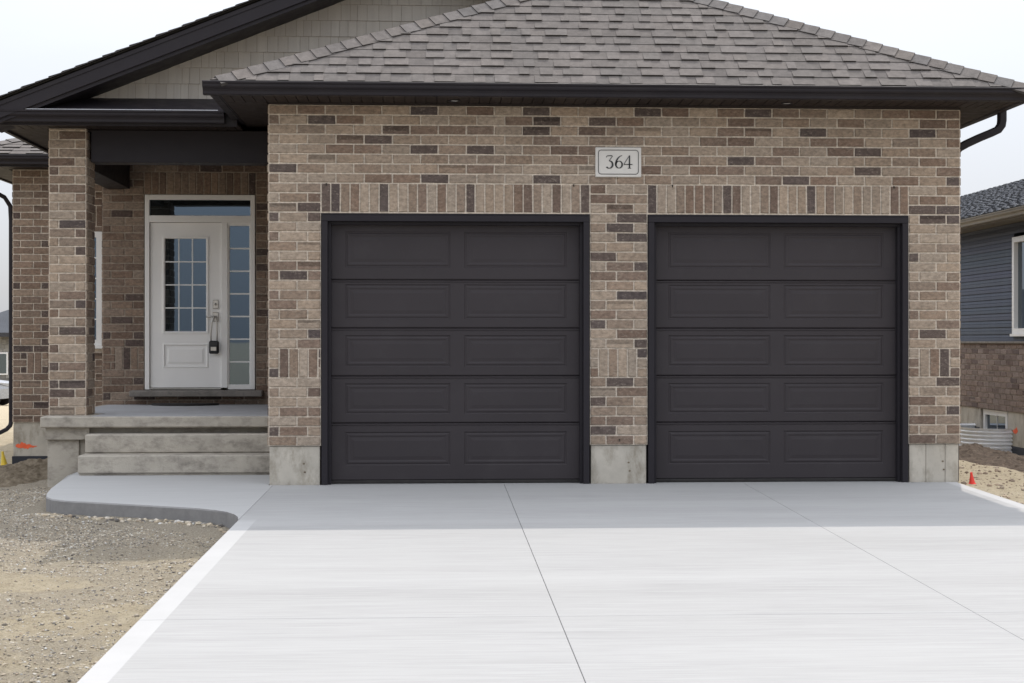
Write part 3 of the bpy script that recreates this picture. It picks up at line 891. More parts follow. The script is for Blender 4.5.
ridge_caps(m, (GA[0], PY - .16, GA[1]), (GA[0], 11, GA[1]), (1, 0, -PS), (-1, 0, -PS), seed=7)
# shingle butt ends seen along the rake
t = 0
rnd = random.Random(77)
while t < Lg:
    a_ = Vector((PL - .06 + t * cs, 0, 3.722 + t * sn)); b_2 = Vector((PL - .06 + (t + .143) * cs, 0, 3.722 + (t + .143) * sn))
    h_ = .016 + rnd.uniform(0, .008)
    V = [(p.x, y, p.z + z) for p, hh in ((a_, h_), (b_2, h_ * .45)) for y, z in ((PY - .166, 0), (PY - .12, 0), (PY - .12, hh), (PY - .166, hh))]
    m.mesh(V, [(0, 1, 2, 3), (4, 7, 6, 5), (0, 4, 5, 1), (1, 5, 6, 2), (2, 6, 7, 3), (3, 7, 4, 0)], (0.045, .042, .042))
    t += .143
hp(m, 'porch_roof', M['shingle'])
# beams
m = MB()
m.box(-3.537 - .01, -1.55, 1.60, 1.86, 3.228, 3.56, bev=.004)
hp(m, 'porch_beam', M['trim_dark'])
m = MB(); m.box(-3.93, -3.655, 1.92, 4.235, 3.205, 3.539, bev=.004)
hp(m, 'porch_beam', M['trim_dark'])
# column
m = MB()
for args in (((0, 1.53, 0), (1, 0, 0), (0, -1, 0), -3.962, -3.583, 41), ((0, 1.92, 0), (1, 0, 0), (0, 1, 0), -3.962, -3.583, 42),
             ((-3.962, 0, 0), (0, 1, 0), (-1, 0, 0), 1.53, 1.92, 43), ((-3.583, 0, 0), (0, 1, 0), (1, 0, 0), 1.53, 1.92, 44)):
    brick_wall(m, args[0], args[1], args[2], args[3], args[4], .592, 33, ztop=3.564, seed=args[5])
hp(m, 'porch_column', M['brick'])

# main hip roof behind
m = MB()
MX0, MX1, MY0, MY1 = -6.11, 5.64, 5.33, 16.5
ms = .42; mrz = 3.75
half = (MX1 - MX0) / 2 * .95
Lm = math.hypot(half, half * ms)
kk = half / Lm
shingles(m, (0, MY0, mrz), (1, 0, 0), (0, 1, ms), Lm, lambda t: MX0 + kk * t, lambda t: MX1 - kk * t, seed=51)
shingles(m, (0, MY1, mrz), (1, 0, 0), (0, -1, ms), Lm, lambda t: MX0 + kk * t, lambda t: MX1 - kk * t, seed=52)
shingles(m, (MX0, 0, mrz), (0, 1, 0), (1, 0, ms), Lm, lambda t: MY0 + kk * t, lambda t: max(MY1 - kk * t, MY0 + kk * t), seed=53)
shingles(m, (MX1, 0, mrz), (0, 1, 0), (-1, 0, ms), Lm, lambda t: MY0 + kk * t, lambda t: max(MY1 - kk * t, MY0 + kk * t), seed=54)
hz = half * .9
ridge_caps(m, (MX0, MY0, mrz), (MX0 + hz, MY0 + hz, mrz + hz * ms), (0, -1, -ms), (-1, 0, -ms), seed=8)
hp(m, 'main_roof', M['shingle'])
gutter((MX0 + .0, MY0 + .10, 3.742), (-4.0, MY0 + .10, 3.742), (0, -1, 0))
gutter((MX0 + .13, MY0 + .102, 3.740), (MX0 + .13, 16.4, 3.740), (-1, 0, 0))
soffit(MX0 + .13, -4.0, MY0 + .11, 5.93, 3.62, 'y')
soffit(MX0 + .13, -5.56, 5.932, 16, 3.62, 'x')
m = MB(); m.box(MX0 + .13, -4.0, MY0 + .10, MY0 + .12, 3.60, 3.735); m.box(MX0 + .13, MX0 + .15, MY0 + .122, 16.4, 3.60, 3.735)
hp(m, 'fascia', M['dark_metal'])

# downspouts
m = MB()
m.tube([(x, .30, z) for x, z in ((5.625, 3.64), (5.625, 3.545), (5.618, 3.495), (5.585, 3.45), (5.51, 3.415), (5.40, 3.37), (5.27, 3.31), (5.19, 3.265), (5.155, 3.22), (5.145, 3.15), (5.145, .1), (5.145, -.02))], 0, rect=(.078, .078))
hp(m, 'downspout', M['dark_metal'])
m = MB()
m.tube([(-5.98, 5.75, 3.62), (-5.98, 5.75, 3.50), (-5.95, 5.75, 3.42), (-5.85, 5.77, 3.365), (-5.72, 5.82, 3.32), (-5.60, 5.90, 3.25), (-5.542, 5.96, 3.14), (-5.535, 5.975, 2.95), (-5.535, 5.975, .30), (-5.545, 5.965, .25), (-5.59, 5.95, .20), (-5.68, 5.93, .155)], 0, rect=(.052, .052))
hp(m, 'downspout', M['dark_metal'])

# wing window beside the porch
def framed_window(parent, name, u, n, o, a0, a1, z0, z1, fw=.075, cols=2, rows=5, depth=.03, back=.02, place=None):
    """frame, pane and grille in wall coordinates"""
    o = Vector(o); u = Vector(u); n = Vector(n)
    def bx(mb, a, b, c, d, d0, d1):
        V = [o + u * x + n * y + Vector((0, 0, z)) for z in (c, d) for y in (d0, d1) for x in (a, b)]
        mb.mesh(V, [(0, 2, 3, 1), (4, 5, 7, 6), (0, 1, 5, 4), (2, 6, 7, 3), (0, 4, 6, 2), (1, 3, 7, 5)])
    f = MB()
    bx(f, a0, a0 + fw, z0, z1, -back, depth); bx(f, a1 - fw, a1, z0, z1, -back, depth)
    bx(f, a0 + fw, a1 - fw, z1 - fw, z1, -back, depth); bx(f, a0 + fw, a1 - fw, z0, z0 + fw, -back, depth)
    bx(f, a0 - .015, a1 + .015, z0 - .04, z0 - .001, -back, depth + .03)
    w_ = f.build(name, M['vinyl'], parent)
    w_.matrix_parent_inverse = Matrix.Translation(-parent.location)
    p = MB(); bx(p, a0 + fw, a1 - fw, z0 + fw, z1 - fw, -back, -back + .008); p.build('pane', M['glass'], w_)
    if cols or rows:
        g_ = MB()
        A0, A1, C0, C1 = a0 + fw, a1 - fw, z0 + fw, z1 - fw
        for i in range(1, cols): x = A0 + (A1 - A0) * i / cols; bx(g_, x - .008, x + .008, C0, C1, -back + .009, -back + .016)
        for i in range(1, rows): z = C0 + (C1 - C0) * i / rows; bx(g_, A0, A1, z - .008, z + .008, -back + .0095, -back + .017)
        g_.build('grille', M['grille'], w_)
    return w_
framed_window(house, 'window', (1, 0, 0), (0, -1, 0), (0, 5.94, 0), WO[0] + .005, WO[1] - .005, WO[2] + .045, WO[3] - .005, rows=5, cols=3)

# entrance unit
YW = 4.25
ent = MB()
fx0, fx1, fz0, fz1 = -3.476, -2.151, .775, 3.14
yf0, yf1 = YW - .012, YW + .11
ent.box(fx0, fx0 + .055, yf0, yf1, fz0, fz1, bev=.004); ent.box(fx1 - .055, fx1, yf0, yf1, fz0, fz1, bev=.004)
ent.box(fx0 + .055, fx1 - .055, yf0, yf1, fz1 - .062, fz1, bev=.004)
ent.box(fx0 + .055, fx1 - .055, yf0, yf1, 2.805, 2.888, bev=.004)
ent.box(-2.556, -2.480, yf0, yf1, fz0 + .02, 2.805, bev=.004)
ent.box(-2.480, fx1 - .055, yf0 + .01, yf1, 2.765, 2.805, bev=.003); ent.box(-2.480, fx1 - .055, yf0 + .01, yf1, fz0, .835, bev=.003)
ent.box(-2.480, -2.465, yf0 + .015, yf1, .835, 2.765, bev=.002); ent.box(-2.215, fx1 - .055, yf0 + .015, yf1, .835, 2.765, bev=.002)
ef = hp(ent, 'entry_frame', M['white'])
g1 = MB(); g1.box(fx0 + .055, fx1 - .055, YW + .03, YW + .04, 2.888, fz1 - .062); g1.build('transom_pane', M['glass'], ef)
g1 = MB(); g1.box(-2.465, -2.215, YW + .03, YW + .04, .835, 2.765); g1.build('sidelight_pane', M['glass'], ef)
gr = MB()
for i in range(1, 7):
    z = .835 + (2.765 - .835) * i / 7; gr.box(-2.465, -2.215, YW + .018, YW + .028, z - .009, z + .009)
gr.box(-2.466, -2.459, YW + .0175, YW + .0285, .836, 2.764); gr.box(-2.221, -2.214, YW + .0175, YW + .0285, .836, 2.764)
gr.build('grille', M['grille'], ef)
th = MB(); th.box(fx0 + .055, -2.556, YW - .03, YW + .10, .775, .797, bev=.004); th.build('threshold', M['steel'], ef)
# door leaf
dl = MB()
dx0, dx1, dz0, dz1 = -3.416, -2.560, .80, 2.80
gx0, gx1, gz0, gz1 = -3.255, -2.725, 1.455, 2.636
yd = YW + .02
def plate(mb, X, Z, skip, y):
    for i in range(len(X) - 1):
        for j in range(len(Z) - 1):
            if (i, j) in skip: continue
            mb.face([(X[i], y, Z[j]), (X[i + 1], y, Z[j]), (X[i + 1], y, Z[j + 1]), (X[i], y, Z[j + 1])])
px0, px1, pz0, pz1 = -3.265, -2.715, 1.035, 1.335
plate(dl, [dx0, px0, px1, dx1], [dz0, pz0, pz1, gz0, gz1, dz1], {(1, 1), (1, 3)}, yd)
def rings(mb, a0, a1, c0, c1, y, rs, close=True):
    pr = None
    for off, dep in rs:
        r = [(a0 + off, y + dep, c0 + off), (a1 - off, y + dep, c0 + off), (a1 - off, y + dep, c1 - off), (a0 + off, y + dep, c1 - off)]
        if pr:
            for t in range(4): mb.face([pr[t], pr[(t + 1) % 4], r[(t + 1) % 4], r[t]])
        pr = r
    if close: mb.face(pr)
rings(dl, px0, px1, pz0, pz1, yd, [(0, 0), (.008, -.007), (.018, -.007), (.028, .006), (.05, .006), (.075, -.002)])
rings(dl, px0, px1, gz0, gz1, yd, [(0, 0), (.0, -.012), (.012, -.014), (.022, -.010), (.030, .004)], close=False)
door = hp(dl, 'front_door', M['white'])
gp = MB(); gp.box(px0 + .028, px1 - .028, yd + .003, yd + .010, gz0 + .028, gz1 - .028); gp.build('door_pane', M['glass'], door)
gr = MB()
a0, a1, c0, c1 = px0 + .03, px1 - .03, gz0 + .03, gz1 - .03
for i in (1, 2): x = a0 + (a1 - a0) * i / 3; gr.box(x - .007, x + .007, yd - .004, yd + .0015, c0, c1)
for i in (1, 2, 3): z = c0 + (c1 - c0) * i / 4; gr.box(a0, a1, yd - .0045, yd + .001, z - .007, z + .007)
gr.build('grille', M['grille'], door)
hw = MB()
hx = -2.628
hw.box(hx - .035, hx + .035, yd - .018, yd, 1.755, 1.865, bev=.006)
hw.tube([(hx, yd - .018, 1.812), (hx, yd - .045, 1.812)], .013, 10)
hw.build('deadbolt', M['steel'], door)
hw = MB()
hw.box(hx - .035, hx + .035, yd - .018, yd, 1.60, 1.715, bev=.006)
hw.tube([(hx, yd - .018, 1.66), (hx, yd - .06, 1.66)], .012, 10)
hw.tube([(hx + .005, yd - .06, 1.66), (hx - .03, yd - .062, 1.66), (hx - .105, yd - .055, 1.655)], .009, 8)
hw.build('lever_handle', M['steel'], door)
# sill
m = MB(); m.box(-3.625, -2.045, 4.03, 4.27, .695, .768, bev=.008)
hp(m, 'door_sill', M['sill'])

# concrete porch with two steps
pb = MB()
pb.box(-3.985, -1.55, 1.25, 4.245, .478, .592, bev=.012)
porch = hp(pb, 'porch_slab', [M['step']])
m = MB()
m.box(-3.95, -3.505, 1.325, 4.2, .352, .4785, bev=.004); m.box(-3.505, -1.556, 1.405, 4.2, .352, .4785)
m.box(-3.94, -3.62, 1.375, 4.2, -.45, .353, bev=.006)
m.box(-3.62, -1.556, 1.41, 1.7, -.3, .353, bev=.006)
m.build('porch_base', M['step'], porch)
for (x0, y0, z0, z1) in ((-3.50, 1.10, .229, .419), (-3.51, .82, .045, .227)):
    m = MB(); m.box(x0, -1.56, y0, 1.42, z0, z1, bev=.012); m.build('step', M['step'], porch)
m = MB(); m.box(-3.50, -1.56, .845, 1.42, -.1, .044); m.build('step_plinth', M['step'], porch)
m = MB(); m.box(-3.47, -1.60, 1.262, 1.94, .592, .5955); m.box(-3.90, -1.60, 1.942, 4.2, .592, .5955); m.build('porch_topping', M['porchtop'], porch)

# house number plaque
m = MB()
m.box(1.556, 1.997, -.030, -.004, 2.927, 3.212, bev=.006)
pq = hp(m, 'number_plaque', M['plaque'])
def stroke(mb, pts, y, closed=False):
    """flat ribbon through (x, z, width) points"""
    n = len(pts)
    Lf, Rt = [], []
    for i in range(n):
        if closed: a, b = pts[(i - 1) % n], pts[(i + 1) % n]
        else: a, b = pts[max(0, i - 1)], pts[min(n - 1, i + 1)]
        dx, dz = b[0] - a[0], b[1] - a[1]; l = math.hypot(dx, dz) or 1
        nx_, nz_ = -dz / l, dx / l; w_ = pts[i][2] / 2
        Lf.append((pts[i][0] + nx_ * w_, y, pts[i][1] + nz_ * w_)); Rt.append((pts[i][0] - nx_ * w_, y, pts[i][1] - nz_ * w_))
    for i in range(n if closed else n - 1):
        j = (i + 1) % n
        a, b, c, d_ = Rt[i], Rt[j], Lf[j], Lf[i]
        off = lambda p: (p[0], p[1] - .003, p[2])
        mb.face([off(a), off(b), off(c), off(d_)]); mb.face([a, b, off(b), off(a)]); mb.face([d_, off(d_), off(c), c])
yp = -.0305
bd = MB()
def rrect(x0, x1, z0, z1, r, w_):
    pts = []
    for cx, cz, a0 in ((x1 - r, z1 - r, 0), (x0 + r, z1 - r, 90), (x0 + r, z0 + r, 180), (x1 - r, z0 + r, 270)):
        pts += [(cx + r * math.cos(R(a0 + t * 15)), cz + r * math.sin(R(a0 + t * 15)), w_) for t in range(7)]
    return pts
stroke(bd, rrect(1.585, 1.968, 2.955, 3.184, .028, .006), yp, True)
bd.build('border_line', M['black'], pq)
def num(mb, ox, oz, s, strokes):
    for st in strokes: stroke(mb, [(ox + x * s, oz + z * s, w_ * s) for x, z, w_ in st], yp)
def arcp(cx, cz, rx, rz, a0, a1, w0, w1, n=16):
    o_ = []
    for i in range(n + 1):
        a = R(a0 + (a1 - a0) * i / n); k_ = abs(math.cos(a))
        o_.append((cx + rx * math.cos(a), cz + rz * math.sin(a), w0 + (w1 - w0) * k_))
    return o_
dg = MB()
H_ = .118
b_ = 3.012
three = [[(.06, .86, .05), (.08, .96, .05), (.18, 1.0, .07), (.52, 1.0, .07), (.54, .96, .06), (.27, .58, .05)],
         [(.27, .58, .05)] + arcp(.28, .29, .28, .30, 78, -140, .055, .15)]
six = [[(.60, 1.02, .04), (.45, .98, .06), (.28, .84, .10), (.14, .62, .13), (.08, .38, .14), (.09, .25, .13)],
       arcp(.34, .29, .26, .28, 0, 360, .05, .13, 24)]
four = [[(.47, 1.02, .05), (.03, .33, .05)], [(.02, .30, .06), (.72, .30, .07)], [(.48, 1.03, .10), (.48, .0, .12)], [(.36, .0, .05), (.60, .0, .05)]]
num(dg, 1.655, b_, H_, three); num(dg, 1.742, b_, H_, six); num(dg, 1.826, b_, H_, four)
dg.build('house_digits', M['black'], pq)

# ------------------------------------------------------------ loose things at the door
m = MB()
n = 28
pts = [(-2.955 + .40 * math.cos(math.pi + math.pi * i / n), 4.02 + .30 * math.sin(math.pi + math.pi * i / n)) for i in range(n + 1)]
m.face([(x, y, .618) for x, y in pts][::-1])
m.face([(-2.955 + (x + 2.955) * .86, 4.02 + (y - 4.02) * .82 - .02, .6195) for x, y in pts][::-1], mi=0)
for i in range(n):
    m.face([(*pts[i], .596), (*pts[i + 1], .596), (*pts[i + 1], .618), (*pts[i], .618)])
m.face([(*pts[0], .596), (*pts[0], .618), (*pts[-1], .618), (*pts[-1], .596)])
o = m.build('door_mat', M['rubber'])
tag(o, 'black half-round rubber mat lying on the porch below the front door sill', 'door mat')
lb = empty('lock_box', (-2.640, 4.22, 1.215))
lb.scale = (1.22, 1.22, 1.22)
tag(lb, 'small black key lock box hanging from the front door lever', 'lock box')
m = MB()
m.box(-.048, .048, -.035, .012, -.005, .125, bev=.012)
m.box(-.036, .036, -.042, -.034, .015, .075, bev=.004)
m.build('case', M['black'], lb)
m = MB(); m.tube([(-.03, -.012, .12), (-.03, -.012, .20), (-.022, -.012, .30), (-.0, -.015, .37), (.018, -.012, .37), (.028, -.012, .30), (.03, -.012, .20), (.03, -.012, .12)], .006, 8)
m.build('shackle', M['steel'], lb)
m = MB(); m.box(-.028, .028, -.046, -.041, .025, .065, bev=.002); m.build('dial_plate', M['steel'], lb)

# small ground markers
def marker(name, x, y, h, w_, mat, label):
    z = ground_h(x, y)
    m = MB()
    n = 14; rr = [(w_ * .5, 0), (w_ * .5, .008), (w_ * .40, .012), (w_ * .17, h * .75), (w_ * .15, h)]
    V = []
    for r_, hh in rr:
        for i in range(n): V.append((r_ * math.cos(2 * math.pi * i / n), r_ * math.sin(2 * math.pi * i / n), hh))
    F = [(k * n + i, k * n + (i + 1) % n, (k + 1) * n + (i + 1) % n, (k + 1) * n + i) for k in range(4) for i in range(n)]
    F.append(tuple(range(4 * n, 5 * n)))
    m.mesh(V, F)
    o = m.build(name, mat); o.location = (x, y, z - .004); o.rotation_euler = (R(4), R(-6), 0)
    tag(o, label, 'marker', 'small plastic ground markers')
marker('ground_marker', 5.27, .14, .12, .075, M['red'], 'small red cone marker in the sand right of the driveway')
marker('ground_marker', -5.74, 6.4, .19, .11, M['yellow'], 'small yellow cone marker beyond the left corner of the house')

# ------------------------------------------------------------ gravel
def stones(name, count, region, smin, smax, pal, label, seed, zoff=0.0, hfn=ground_h):
    rnd = random.Random(seed)
    m = MB()
    ico_v = []
    ph = (1 + 5 ** .5) / 2
    for a, b in ((1, ph), (-1, ph), (1, -ph), (-1, -ph)):
        ico_v += [(0, a, b), (a, b, 0), (b, 0, a)]
    ico_v = [Vector(v).normalized() for v in ico_v]
    ico_f = []
    for i in range(12):
        for j in range(i + 1, 12):
            for k in range(j + 1, 12):
                if all((ico_v[p] - ico_v[q]).length < 1.1 for p, q in ((i, j), (j, k), (i, k))):
                    nn = (ico_v[j] - ico_v[i]).cross(ico_v[k] - ico_v[i])
                    ico_f.append((i, j, k) if nn.dot(ico_v[i]) > 0 else (i, k, j))
    for _ in range(count):
        x, y = region(rnd)
        s = smin + (smax - smin) * rnd.random() ** 3.5
        rot = Matrix.Rotation(rnd.random() * 6.28, 3, Vector((rnd.random() - .5, rnd.random() - .5, rnd.random() - .5)).normalized())
        sc = Vector((s * rnd.uniform(.7, 1.3), s * rnd.uniform(.6, 1.1), s * rnd.uniform(.45, .8)))
        z = hfn(x, y) + zoff
        vs = []
        for v in ico_v:
            p = rot @ v; r_ = rnd.uniform(.78, 1.15)
            vs.append((x + p.x * sc.x * r_, y + p.y * sc.y * r_, z + sc.z * .35 + p.z * sc.z * r_))
        m.mesh(vs, ico_f, pick(pal, rnd))
    return tag(m.build(name, M['stones']), kind='stuff')
GP = [((0.42, 0.36, 0.27), 6), ((0.52, 0.47, 0.39), 5), ((0.20, 0.185, 0.165), 4), ((0.12, 0.11, 0.10), 2), ((0.55, 0.53, 0.49), 1.5), ((0.33, 0.27, 0.20), 3)]
def reg_left(rnd):
    while True:
        x = rnd.uniform(-5.2, -1.57); y = rnd.uniform(-8.6, 1.2)
        if y > -1.0 and x > -3.65: continue
        if y > -2.5 and x > -3.6 and y > -1.15 - (x + 3.3) * .75: continue
        if x < -.31 * (y + 14.75) - .3: continue
        dens = 1.0 if y > -3.2 else .5
        if mnoise.noise(Vector((x * .9, y * .9, 3))) > .12 and y < -2.6: dens *= .25
        if rnd.random() < dens: return x, y
stones('gravel', 36000, reg_left, .0025, .010, GP, '', 61)
def reg_right(rnd): return rnd.uniform(5.08, 8), rnd.uniform(-4, 5)
o = stones('pebbles', 2500, reg_right, .003, .013, [((0.40, 0.33, 0.25), 3), ((0.30, 0.25, 0.19), 3), ((0.2, 0.16, 0.12), 2)], '', 62)
def reg_lump(rnd):
    while True:
        x, y = reg_left(rnd)
        if mnoise.noise(Vector((x * 2.2, y * 2.2, 11))) > .1 or x > -1.9: return x, y
stones('coarse_gravel', 1300, reg_lump, .006, .017, [((0.36, 0.31, 0.24), 5), ((0.28, 0.25, 0.21), 4), ((0.17, 0.15, 0.125), 2), ((0.5, 0.48, 0.44), 1)], '', 64)
stones('coarse_gravel', 900, lambda q: (q.uniform(5.1, 8.2), q.uniform(-2, 6)), .008, .035, [((0.34, 0.27, 0.20), 4), ((0.22, 0.17, 0.13), 3)], '', 65)
# crumbs of concrete and lumps along the walk's edge
def reg_edge(rnd):
    t = rnd.random()
    x = -3.45 + t * 1.85; y = -1.12 - (x + 3.3) * .45 - (.5 if x > -1.75 else 0) * (x + 1.75) / .15 - abs(rnd.gauss(0, .06)) - .02
    return x, y
stones('rubble', 420, reg_edge, .006, .03, GP, '', 63)

# dug soil heap by the neighbour
def heap(name, cx, cy, rx, ry, h, seed, zbase, label, mat='soil'):
    m = MB(); n = 110
    V = []
    for j in range(n + 1):
        for i in range(n + 1):
            a = -1.15 + 2.3 * i / n; b = -1.15 + 2.3 * j / n
            x, y = cx + a * rx, cy + b * ry
            r_ = math.hypot(a, b)
            p = Vector((x + seed, y, 0))
            pk = max(0, 1 - r_ ** 1.6) ** 1.0 * h * (1 + .35 * mnoise.noise(p * 1.3))
            z = zbase(x, y) - .05 * smooth(.8, 1.1, r_) + pk + (mnoise.noise(p * 5) * .05 + mnoise.noise(p * 14) * .028 + mnoise.noise(p * 33) * .014) * (1 - smooth(.75, 1.05, r_))
            V.append((x - cx, y - cy, z - 0))
    F = [(j * (n + 1) + i, j * (n + 1) + i + 1, (j + 1) * (n + 1) + i + 1, (j + 1) * (n + 1) + i) for j in range(n) for i in range(n)]
    m.mesh(V, F)
    o = m.build(name, M[mat]); o.location = (cx, cy, 0)
    return o
o = heap('soil_mound', 7.6, 5.2, 1.5, 2.3, .22, 3.3, ground_h, '', 'dug')
tag(o, 'mound of brown dug soil in front of the corrugated window well', 'soil mound')
o = heap('soil_mound', -4.9, 2.9, .95, 1.7, .07, 9.1, ground_h, '')
tag(o, 'low bank of brown soil left of the porch steps below the orange paint', 'soil mound')

# ------------------------------------------------------------ neighbouring house on the right
nb = empty('neighbour_house', (14, 12, -.3))
tag(nb, 'neighbouring bungalow with blue-grey siding over brown brick right of the driveway', 'house')
def npart(mb, name, mat, label=None):
    o = mb.build(name, mat, nb); o.matrix_parent_inverse = Matrix.Translation(-nb.location)
    if label: o['label'] = label
    return o
XN = 9.3
NY0, NY1 = 3.5, 28
bwY0, bwY1 = 9.9, 11.15       # basement window opening
m = MB(); brick_wall(m, (XN, 0, 0), (0, 1, 0), (-1, 0, 0), NY0, NY1, .225, 12, ztop=1.325, pal=NEIGH, seed=71, mortar=(0.33, 0.28, 0.245), soldiers=[])
npart(m, 'brick_wall', M['brick'])
m = MB(); brick_wall(m, (0, NY0, 0), (1, 0, 0), (0, -1, 0), XN, XN + 9, .225, 12, ztop=1.325, pal=NEIGH, seed=72, mortar=(0.33, 0.28, 0.245))
npart(m, 'brick_wall', M['brick'])
m = MB()
m.box(XN - .045, XN + .05, NY0 - .04, NY1, 1.326, 1.362, bev=.006); m.box(XN - .045, XN + 9, NY0 - .045, NY0 + .05, 1.326, 1.362, bev=.006)
npart(m, 'ledge', M['sill'])
m = MB()
NWa, NWb, NWz0, NWz1 = 8.30, 9.58, 1.45, 3.03
k = 0; z = 1.364; rnd = random.Random(5)
SB = (0.078, 0.092, 0.125)
while z < 3.36:
    zt_ = z + .1145
    for face_ in (0, 1):
        segs = [(NY0, NWa), (NWb, NY1)] if (face_ == 0 and z + .05 > NWz0 and z + .06 < NWz1) else [(NY0, NY1)]
        if face_ == 1: segs = [(XN, XN + 9)]
        for a, b in segs:
            if face_ == 0: Q = lambda t, zz, d_: (XN - d_, t, zz)
            else: Q = lambda t, zz, d_: (t, NY0 - d_, zz)
            c = tuple(v * rnd.uniform(.97, 1.03) for v in SB)
            for (z_a, d_a), (z_b, d_b) in (((z, .0), (z, .022)), ((z, .022), (z + .05, .018)), ((z + .05, .018), (z + .055, .012)), ((z + .055, .012), (z + .06, .018)), ((z + .06, .018), (zt_, .004))):
                m.face([Q(a, z_a, d_a), Q(b, z_a, d_a), Q(b, z_b, d_b), Q(a, z_b, d_b)], c)
    z = zt_
npart(m, 'siding', M['siding'])
nw = framed_window(nb, 'window', (0, 1, 0), (-1, 0, 0), (XN, 0, 0), NWa + .005, NWb - .005, NWz0 + .03, NWz1 - .01, fw=.085, cols=0, rows=0, depth=.045, back=.03)
m = MB()
m.box(XN + .01, XN + .3, NY0 + .01, bwY0, -.32, .223); m.box(XN + .01, XN + .3, bwY1, NY1, -.32, .223); m.box(XN + .01, XN + .3, bwY0, bwY1, -.5, -.22); m.box(XN + .3, XN + 9, NY0 + .01, NY0 + .3, -.32, .223)
m.box(XN + .4, XN + 9, NY0 + .35, NY1, -.3, 3.3)
npart(m, 'foundation', M['foundation'])
m = MB(); m.box(XN, XN + .02, NY0, bwY0 - .02, -1.0, -.322); m.box(XN, XN + .02, bwY1 + .05, NY1, -1.0, -.10)
m.box(XN - .01, XN + 9, NY0 - .01, NY0 + .01, -1, -.322)
npart(m, 'foundation_membrane', M['membrane'])
framed_window(nb, 'basement_window', (0, 1, 0), (-1, 0, 0), (XN + .07, 0, 0), bwY0 + .10, bwY1 - .05, -.2, .215, fw=.085, cols=2, rows=0, depth=.03, back=.02)
# corrugated window well
m = MB()
wy = (bwY0 + bwY1) / 2 + .02; pro = .62; hw_ = .84
rows_ = 150; z0_, z1_ = -1.05, -.045
prev = None
for j in range(rows_ + 1):
    z = z1_ + (z0_ - z1_) * j / rows_
    bul = .026 * math.cos(2 * math.pi * (z1_ - z) / .062)
    ring = []
    for i in range(25):
        a = math.pi * i / 24
        ex_ = .55
        cc, ss = math.cos(a), math.sin(a)
        ux = math.copysign(abs(cc) ** .75, cc); uy = abs(ss) ** .75
        ring.append((XN + .008 - (pro + bul) * uy, wy + (hw_ + bul) * ux, z))
    if prev:
        for i in range(24): m.face([prev[i], prev[i + 1], ring[i + 1], ring[i]])
    prev = ring
o = npart(m, 'window_well', M['galv'])
spray('paint_mark', lambda t, s: (XN + .006, 9.68 - .22 * (1 - t), -.15 + .17 * s), nb, 8)
# roof
m = MB()
NE = XN - .50; NZ = 3.36; NS = .345
W2 = 5.3; Ln = math.hypot(W2, W2 * NS)
shingles(m, (NE - .03, 0, NZ + .03), (0, 1, 0), (1, 0, NS), Ln, lambda t: NY0 - .5 + (W2 / Ln) * t, lambda t: 28.5, pal=SHB, seed=81)
shingles(m, (0, NY0 - .53, NZ + .03), (1, 0, 0), (0, 1, NS), Ln, lambda t: NE + W2 / Ln * t, lambda t: NE + 2 * W2 - W2 / Ln * t, pal=SHB, seed=82)
ridge_caps(m, (NE - .03, NY0 - .5, NZ + .03), (NE + W2, NY0 - .5 + W2, NZ + .03 + W2 * NS), (0, -1, -NS), (-1, 0, -NS), pal=SHB, seed=83)
npart(m, 'roof', M['shingle'])
M['brown_metal'] = simple('brown_metal', (0.16, 0.135, 0.10), 0.45, var=0.08)
m = MB(); m.prism(KP, (NE + .10, NY0 - .4, NZ + .02), (NE + .10, 28.4, NZ + .02), (-1, 0, 0)); m.prism(KP, (NE + .1, NY0 - .4, NZ + .022), (NE + 10, NY0 - .4, NZ + .022), (0, -1, 0))
npart(m, 'gutter', M['brown_metal'])
m = MB(); m.box(NE + .1, XN + .02, NY0 - .4, 28, NZ - .11, NZ - .09); m.box(XN + .02, XN + 9, NY0 - .4, NY0 + .02, NZ - .11, NZ - .09)
npart(m, 'soffit', M['brown_metal'])
m = MB(); m.box(XN - .07, XN - .005, 12.42, 12.50, 2.72, 2.86, bev=.01); npart(m, 'wall_box', M['black'])

# ------------------------------------------------------------ far left: another house and a parked car, seen past the corner
fh = empty('distant_house', (-25, 82, -1.7))
tag(fh, 'distant grey stone house with dark roof seen past the left corner', 'house')
def fpart(mb, name, mat):
    o = mb.build(name, mat, fh); return o
m = MB()
brick_rnd = random.Random(3)
m.box(-4, 12, 0, 12, -.6, 3.6)
rz = 0
while rz < 3.5:
    hgt = brick_rnd.uniform(.15, .3); x = -4
    while x < 12:
        wd = brick_rnd.uniform(.25, .7); c = brick_rnd.uniform(.16, .34)
        m.box(x + .01, min(x + wd, 12) - .01, -.03 - brick_rnd.random() * .03, 0, rz + .01, rz + hgt - .01, (c, c * .95, c * .86)); x += wd
    rz += hgt
fpart(m, 'wall', M['stones'])
m = MB()
for (p) in (1,):
    E0 = [(-5, -.8, 3.6), (13, -.8, 3.6), (13, 12.8, 3.6), (-5, 12.8, 3.6)]; T0 = [(1.8, 6, 6.6), (6.2, 6, 6.6)]
    c = (0.07, 0.075, 0.085)
    m.face([E0[0], E0[1], T0[1], T0[0]], c); m.face([E0[1], E0[2], T0[1]], c); m.face([E0[2], E0[3], T0[0], T0[1]], c); m.face([E0[3], E0[0], T0[0]], c)
    m.box(-5, 13, -.8, 12.8, 3.35, 3.598, (0.05, 0.05, 0.055))
fpart(m, 'roof', M['shingle'])
